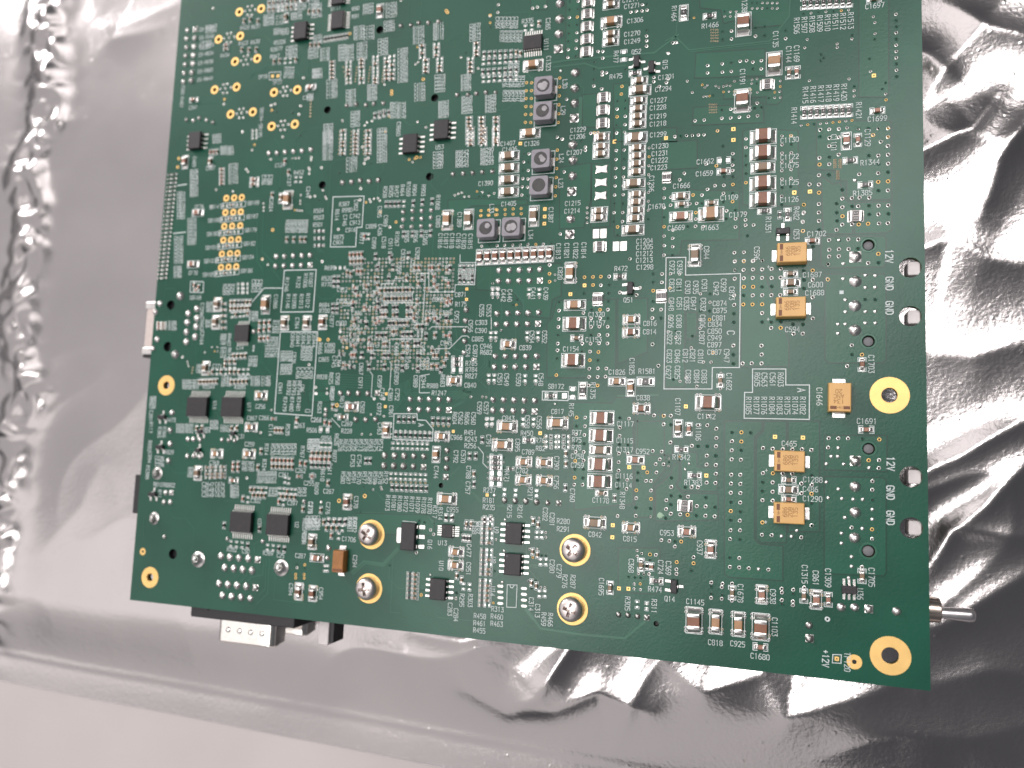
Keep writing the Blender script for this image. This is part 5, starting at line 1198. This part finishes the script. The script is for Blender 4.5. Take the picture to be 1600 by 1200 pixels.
pour((-20,250),(268,262),(268,590),(-20,598))
T(1000, 400); pour((840,150),(1040,150),(1180,560),(1240,700),(1240,920),(842,920)); pour((385,470),(475,470),(475,650),(430,690),(385,690)); pour((230,20),(372,20),(372,1090),(212,1098))
T(1040, 0, .2625); pour((180,315),(592,290),(592,450),(172,465)); pour((165,640),(580,615),(585,730),(160,745)); pour((200,-20),(735,-20),(735,100),(690,150),(520,165),(510,95),(345,140),(330,60),(205,48)); pour((1150,-20),(1328,-20),(1328,560),(1310,578),(1150,578))
pour((345,505),(500,465),(690,455),(690,600),(660,622),(600,620),(600,575),(345,590))
T(740, 400); pour((612,562),(655,520),(695,372),(1186,362),(1186,1000),(1160,1015),(612,1012)); pour((22,90),(730,62),(730,330),(655,365),(636,520),(425,498),(412,420),(335,300),(22,280)); pour((1202,360),(1450,350),(1450,800),(1202,900))
T(740, 600); pour((825,150),(1150,160),(1190,110),(1330,110),(1330,1000),(1190,1010),(840,1050),(825,700)); pour((1345,310),(1590,310),(1590,720),(1500,830),(1500,1110),(1345,1110))
T(960, 200); pour((395,120),(690,100),(690,330),(395,350)); pour((400,510),(560,505),(720,520),(1040,520),(1040,930),(560,940),(545,1060),(400,1060)); pour((1070,30),(1120,10),(1530,20),(1535,650),(1070,640)); pour((395,0),(520,0),(520,115),(395,115)); pour((0,0),(60,0),(60,900),(0,900))
T(700, 200); pour((0,600),(200,590),(660,600),(660,640),(200,650),(0,790)); pour((930,330),(1190,290),(1190,600),(1130,830),(930,840)); pour((1200,300),(1360,290),(1350,820),(1190,830))
T(760, 0); pour((370,80),(505,80),(505,-30),(370,-30)); pour((665,-20),(780,-20),(770,480),(660,500)); pour((800,790),(920,780),(920,1060),(800,1060)); pour((1060,700),(1190,690),(1180,1180),(1060,1180))
T(1000, 820); pour((-180,190),(165,195),(165,540),(120,575),(-180,560)); 
T(480, 600); pour((410,1075),(1010,1090),(1060,1140),(1060,1260),(420,1250),(380,1110)); pour((10,60),(180,60),(190,150),(10,150))

_tz = [0]
SEG0 = []
def tr(*pts, n=1, dx=0.0, dy=0.0, w=.16):
    P_ = [q(*p) for p in pts]
    for k in range(n):
        L0 = [np.array((a+dx*k, b+dy*k)) for a, b in P_]; SEG0.extend(zip(L0[:-1], L0[1:]))
        _tz[0] = (_tz[0]+1) % 5
        TRC.ribbon([(a+dx*k, b+dy*k) for a, b in P_], w, .040 + .002*_tz[0], 'trace')
T(480, 400)
tr((120,960),(250,985),(560,1000),(640,1085),(800,1085),(880,1000), n=6, dy=-.62); tr((640,1180),(720,1110),(830,1040),(1000,1030), n=5, dx=.3, dy=-.5); tr((1180,1170),(1330,1050),(1480,900),(1480,700), n=4, dx=.6, dy=-.3); tr((20,1000),(330,1010), n=9, dy=-.6)
tr((0,120),(0,460), n=3, dx=.5); tr((1240,610),(1250,700),(1220,770),(1290,800), w=.2)
T(480, 600); tr((700,190),(800,75),(1300,60),(1360,0), n=5, dy=-.4, dx=.1); tr((455,420),(450,245),(640,230)); tr((1270,690),(1190,770)); tr((1180,200),(1280,150),(1330,60), n=3, dx=.5); tr((1280,800),(1450,990),(1450,1120)); tr((560,880),(640,970),(680,975)); tr((380,1100),(430,1070),(1010,1090),(1100,1190), w=.3)
T(200, 200); tr((1080,690),(1075,1100),(1130,1200), w=.2); tr((1130,690),(1120,1030),(1230,1140), w=.2); tr((1480,630),(1490,690),(1560,760),(1560,1000),(1600,1040), n=3, dx=.6)
T(200, 400); tr((1080,0),(1130,60),(1130,160)); tr((1170,60),(1270,200)); tr((1150,930),(1240,1040)); tr((1150,600),(1100,900), n=3, dx=.5)
T(180, 800); tr((1240,410),(1230,525),(1140,540),(1090,590), w=.2); tr((1262,400),(1250,640),(1200,690), w=.2); tr((1287,390),(1270,680),(1180,765), w=.2); tr((1235,215),(1160,270),(1158,340), w=.2); tr((1160,420),(1110,480),(1100,520),(1040,590), w=.2); tr((240,50),(240,190), w=.2)
T(460, 800); tr((480,500),(580,410),(740,432),(860,300), w=.5); tr((490,520),(590,428),(745,450),(870,315), w=.3); tr((500,20),(560,0)); tr((1100,20),(1180,110), w=.25); tr((1020,520),(1090,560),(1130,580)); tr((1000,610),(1110,620), n=3, dy=-.5)
T(720, 800); tr((545,800),(665,970),(1000,1020),(1370,1052),(1530,915), w=.5); tr((1360,1050),(1440,950)); tr((250,80),(300,140)); tr((250,340),(310,410)); tr((540,820),(600,900), w=.3); tr((570,440),(640,445), n=2, dy=-.4)
T(760, 0); tr((530,525),(700,500),(1400,440),(1600,290), w=.45); tr((560,560),(820,530),(940,570),(1160,545), w=.35); tr((360,100),(360,300)); tr((150,110),(380,100)); tr((785,820),(780,1060), w=.8)
T(1040, 0, .2625); tr((0,245),(55,215),(140,298),(620,245),(735,100),(740,0), w=.3); tr((150,308),(640,255), w=.2); tr((60,220),(70,120), w=.2)
T(740, 600); tr((1200,100),(1540,92), w=.35); tr((560,590),(680,575),(700,560)); tr((480,710),(730,720)); tr((0,900),(80,990),(80,1050)); tr((190,1015),(350,1025))
T(740, 400); tr((235,270),(235,520), w=.2); tr((335,300),(415,375),(415,500), w=.2); tr((130,870),(130,1150), w=.2); tr((0,990),(110,1100))
rnd = random.Random(5)
SEG = list(SEG0)
def crosses(s1, s2):
    (a, b), (c, d_) = s1, s2
    if max(a[0], b[0]) < min(c[0], d_[0])-.2 or max(c[0], d_[0]) < min(a[0], b[0])-.2 or max(a[1], b[1]) < min(c[1], d_[1])-.2 or max(c[1], d_[1]) < min(a[1], b[1])-.2: return False
    cr = lambda o, p, r_: (p[0]-o[0])*(r_[1]-o[1]) - (p[1]-o[1])*(r_[0]-o[0])
    return cr(a, b, c)*cr(a, b, d_) <= 0 and cr(c, d_, a)*cr(c, d_, b) <= 0
for k in range(320):       # fine routing between the parts of the left and middle
    x, y = rnd.uniform(xl+6, -48), rnd.uniform(yb+12, 150)
    pts = [(x, y)]; d = rnd.choice(((0, -1), (0, -1), (1, 0), (0, 1), (-1, 0)))
    for s in range(rnd.randint(2, 4)):
        L = rnd.uniform(2, 13)
        x, y = x+d[0]*L, y+d[1]*L
        x, y = min(max(x, xl+3), -40), min(max(y, yb+4), yt-3); pts.append((x, y))
        j = rnd.uniform(.8, 3); s1 = rnd.choice((-1, 1))
        e = (d[0]+s1*abs(d[1]), d[1]+s1*abs(d[0])); x, y = x+e[0]*j, y+e[1]*j
        x, y = min(max(x, xl+3), -40), min(max(y, yb+4), yt-3); pts.append((x, y))
        if rnd.random() < .4: d = (s1*abs(d[1]), s1*abs(d[0]))
    for n_ in range(rnd.choice((1, 1, 2, 3, 5))):
        pl = [np.array((a+.42*n_*(abs(d[1])), b+.42*n_*(abs(d[0])))) for a, b in pts]
        sg = list(zip(pl[:-1], pl[1:]))
        bad = any(np.linalg.norm(b_-a_) < .3 for a_, b_ in sg) or any(crosses(s1, s2) for i1, s1 in enumerate(sg) for s2 in SEG + sg[i1+2:])
        if bad: break
        SEG.extend(sg); TRC.ribbon(pl, .13, .038+.002*(k % 5), 'trace')
    if bad: continue
    if rnd.random() < .5: via(pts[0][0], pts[0][1], .3)

# ---------------------------------------------------------------- 0402 parts
_small = {}
NM = {'r': 'small_resistor', 'c': 'small_capacitor', 'p': 'small_capacitor', 'd': 'small_capacitor', 'e': 'bare_pads'}
real = sorted([s for s in SMALL if s[3] not in 'eR'], key=lambda s: -s[0])
REST = MB(); cnt = {}
PLAIN = [s for s in SMALL if s[3] == 'R']
SMALL = [s for s in SMALL if s[3] != 'R']
for (x, y, o, ty) in PLAIN: small_geo(REST, 'r', x, y, o)
for s in SMALL:
    outline('0402', s[:2], s[2])
    if s[3] == 'e': small_geo(TINY, 'e', s[0], s[1], s[2])
for (x, y, o, ty) in real:
    nm = NM[ty]; cnt[nm] = cnt.get(nm, 0) + 1
    if cnt[nm] <= 290:
        if ty not in _small:
            mb = MB(); small_geo(mb, ty); _small[ty] = mb.mesh(nm)
        put(nm, _small[ty], board, (x, y, 0), rot(o))
    else: small_geo(REST, ty, x, y, o)
for mb, nm in ((REST, 'tiny_chip_parts'), (TINY, 'bare_solder_pads'), (VIA, 'via_rings'), (TRC, 'circuit_traces'), (SILK, 'printed_lettering')):
    if mb.f:
        o = mb.build(nm, board); o['kind'] = 'stuff'

# ---------------------------------------------------------------- connectors under the board
def under(name, x0, x1, y0, y1, z0, z1, m, parent=None, c=.2, ct=.2):
    mb = MB(); mb.cbox(x0, x1, y0, y1, z0, z1, m, c=c, ct=ct); return mb.build(name, parent or board)
for k, (i, j) in enumerate(((0, 1), (2, 3))):
    y1, y0 = PEGS[i][1]+9, PEGS[j][1]-9
    pc = under('power_connector', PEGS[i][0]-17, PEGS[i][0]-2.6, y0, y1, -14, -1.9, 'black', c=.5)
    for n_ in (i, j):
        cx, cy = PEGS[n_]
        mb = MB(); mb.cbox(cx-.35, cx+2.0, cy-1.42, cy+1.42, -5, -.75, 'peg', c=.25, ct=.2); mb.build('latch_peg', pc)

# stacked nine-pin connector at the lower edge
fl = G(299, 958, -2.2)[0]; fr = G(461, 975, -2.2)[0]
sc = under('serial_connector', fl, fr, yb-2.9, yb+9, -28.5, -1.9, 'black', c=.25, ct=.25)
mid = (fl+fr)/2 + .6
under('mounting_tab', fl+.3, fl+5.5, yb-.9, yb+1, -1.9, -1.66, 'black', sc, c=.1, ct=.05)
def dshell(z):
    """D-shaped metal shell pointing out of the flange"""
    def ring(y, i):
        a, b = 8.6-i, 7.4-i; zt, zb = z+4.1-i, z-4.1+i; r = 1.6; pts = []
        for (cx, cz, a0) in ((a-r, zt-r, 0), (-(a-r), zt-r, 90), (-(b-r), zb+r, 180), (b-r, zb+r, 270)):
            for s in range(6):
                t_ = math.radians(a0+18*s); pts.append((mid+cx+r*math.cos(t_), y, cz+r*math.sin(t_)))
        return pts
    mb = MB()
    mb.loops([ring(yb-2.85, 0), ring(yb-8.3, 0), ring(yb-8.7, .35), ring(yb-8.7, .9), ring(yb-3.2, .9)], 'shell', cap0=False, cap1=True)
    o = mb.build('metal_shell', sc, True)
    d = MB()
    for k in range(4):
        d.lathe([(.75, z+4.08), (.6, z+4.32), (.3, z+4.42), (.001, z+4.45)], 14, 'shell', mid-5.2+3.4*k, yb-5.4, cap1=False)
    d.build('grounding_dimple', sc, True)
dshell(-7.2); dshell(-22.2)
p0 = G(509, 990, -6)[0]; p1 = G(524, 990, -6)[0]
jk = under('post_side_shade', p1-.2, p1+1.2, yb-5.6, yb+4, -8, -3.2, 'black', c=.2)  # black block stands in for the shaded right side of the white post
mb = MB(); mb.cbox(p0, p1, yb-6.2, yb+3, -9, -2.6, 'peg', c=.25, ct=.2); mb.build('light_pipe', jk)

# left edge connectors
a, b = G(228, 478, -2), G(226, 549, -2)
lc = under('side_connector', xl-4.5, xl+9, b[1], a[1], -12, -2.0, 'pale', c=.25)
for y in (a[1], b[1]):
    t_ = MB(); t_.cbox(xl-4.9, xl-.1, y-.9, y+1.1, -6, -1.75, 'tin', c=.2, ct=.2); t_.build('shield_tab', lc)
    t_ = MB(); t_.cbox(xl-4.7, xl-.3, y-1.7, y-.92, -8, -2.1, 'black', c=.1, ct=.1); t_.build('slot', lc)
a, b = G(210, 741, -2), G(208, 802, -2)
under('edge_socket', xl-3.7, xl+8, b[1], a[1], -10, -2.1, 'black', c=.2)

# toggle switch at the right edge
c0 = G(1454, 952, -6); cy = c0[1]
def along_x(mb, prof, m, cy, cz, n=28):
    mb.loops([[(x, cy+r*math.cos(2*math.pi*i/n), cz+r*math.sin(2*math.pi*i/n)) for i in range(n)] for x, r in prof], m)
mb = MB(); mb.cbox(xr-9, xr-.6, cy-4, cy+4, -11, -1.9, 'black', c=.3); sw = mb.build('toggle_switch', board)
mb = MB(); along_x(mb, [(xr-1, 2.5), (xr+2.75, 2.5), (xr+2.95, 2.3), (xr+2.95, 1.2)], 'brass', cy, -6); mb.build('bushing', sw, True)
mb = MB(); along_x(mb, [(xr+2.5, 1.1), (xr+3.2, 1.12), (xr+8.2, 1.42), (xr+8.9, 1.3), (xr+9.3, .9), (xr+9.42, .3)], 'chrome', cy-.5, -6); mb.build('lever', sw, True)
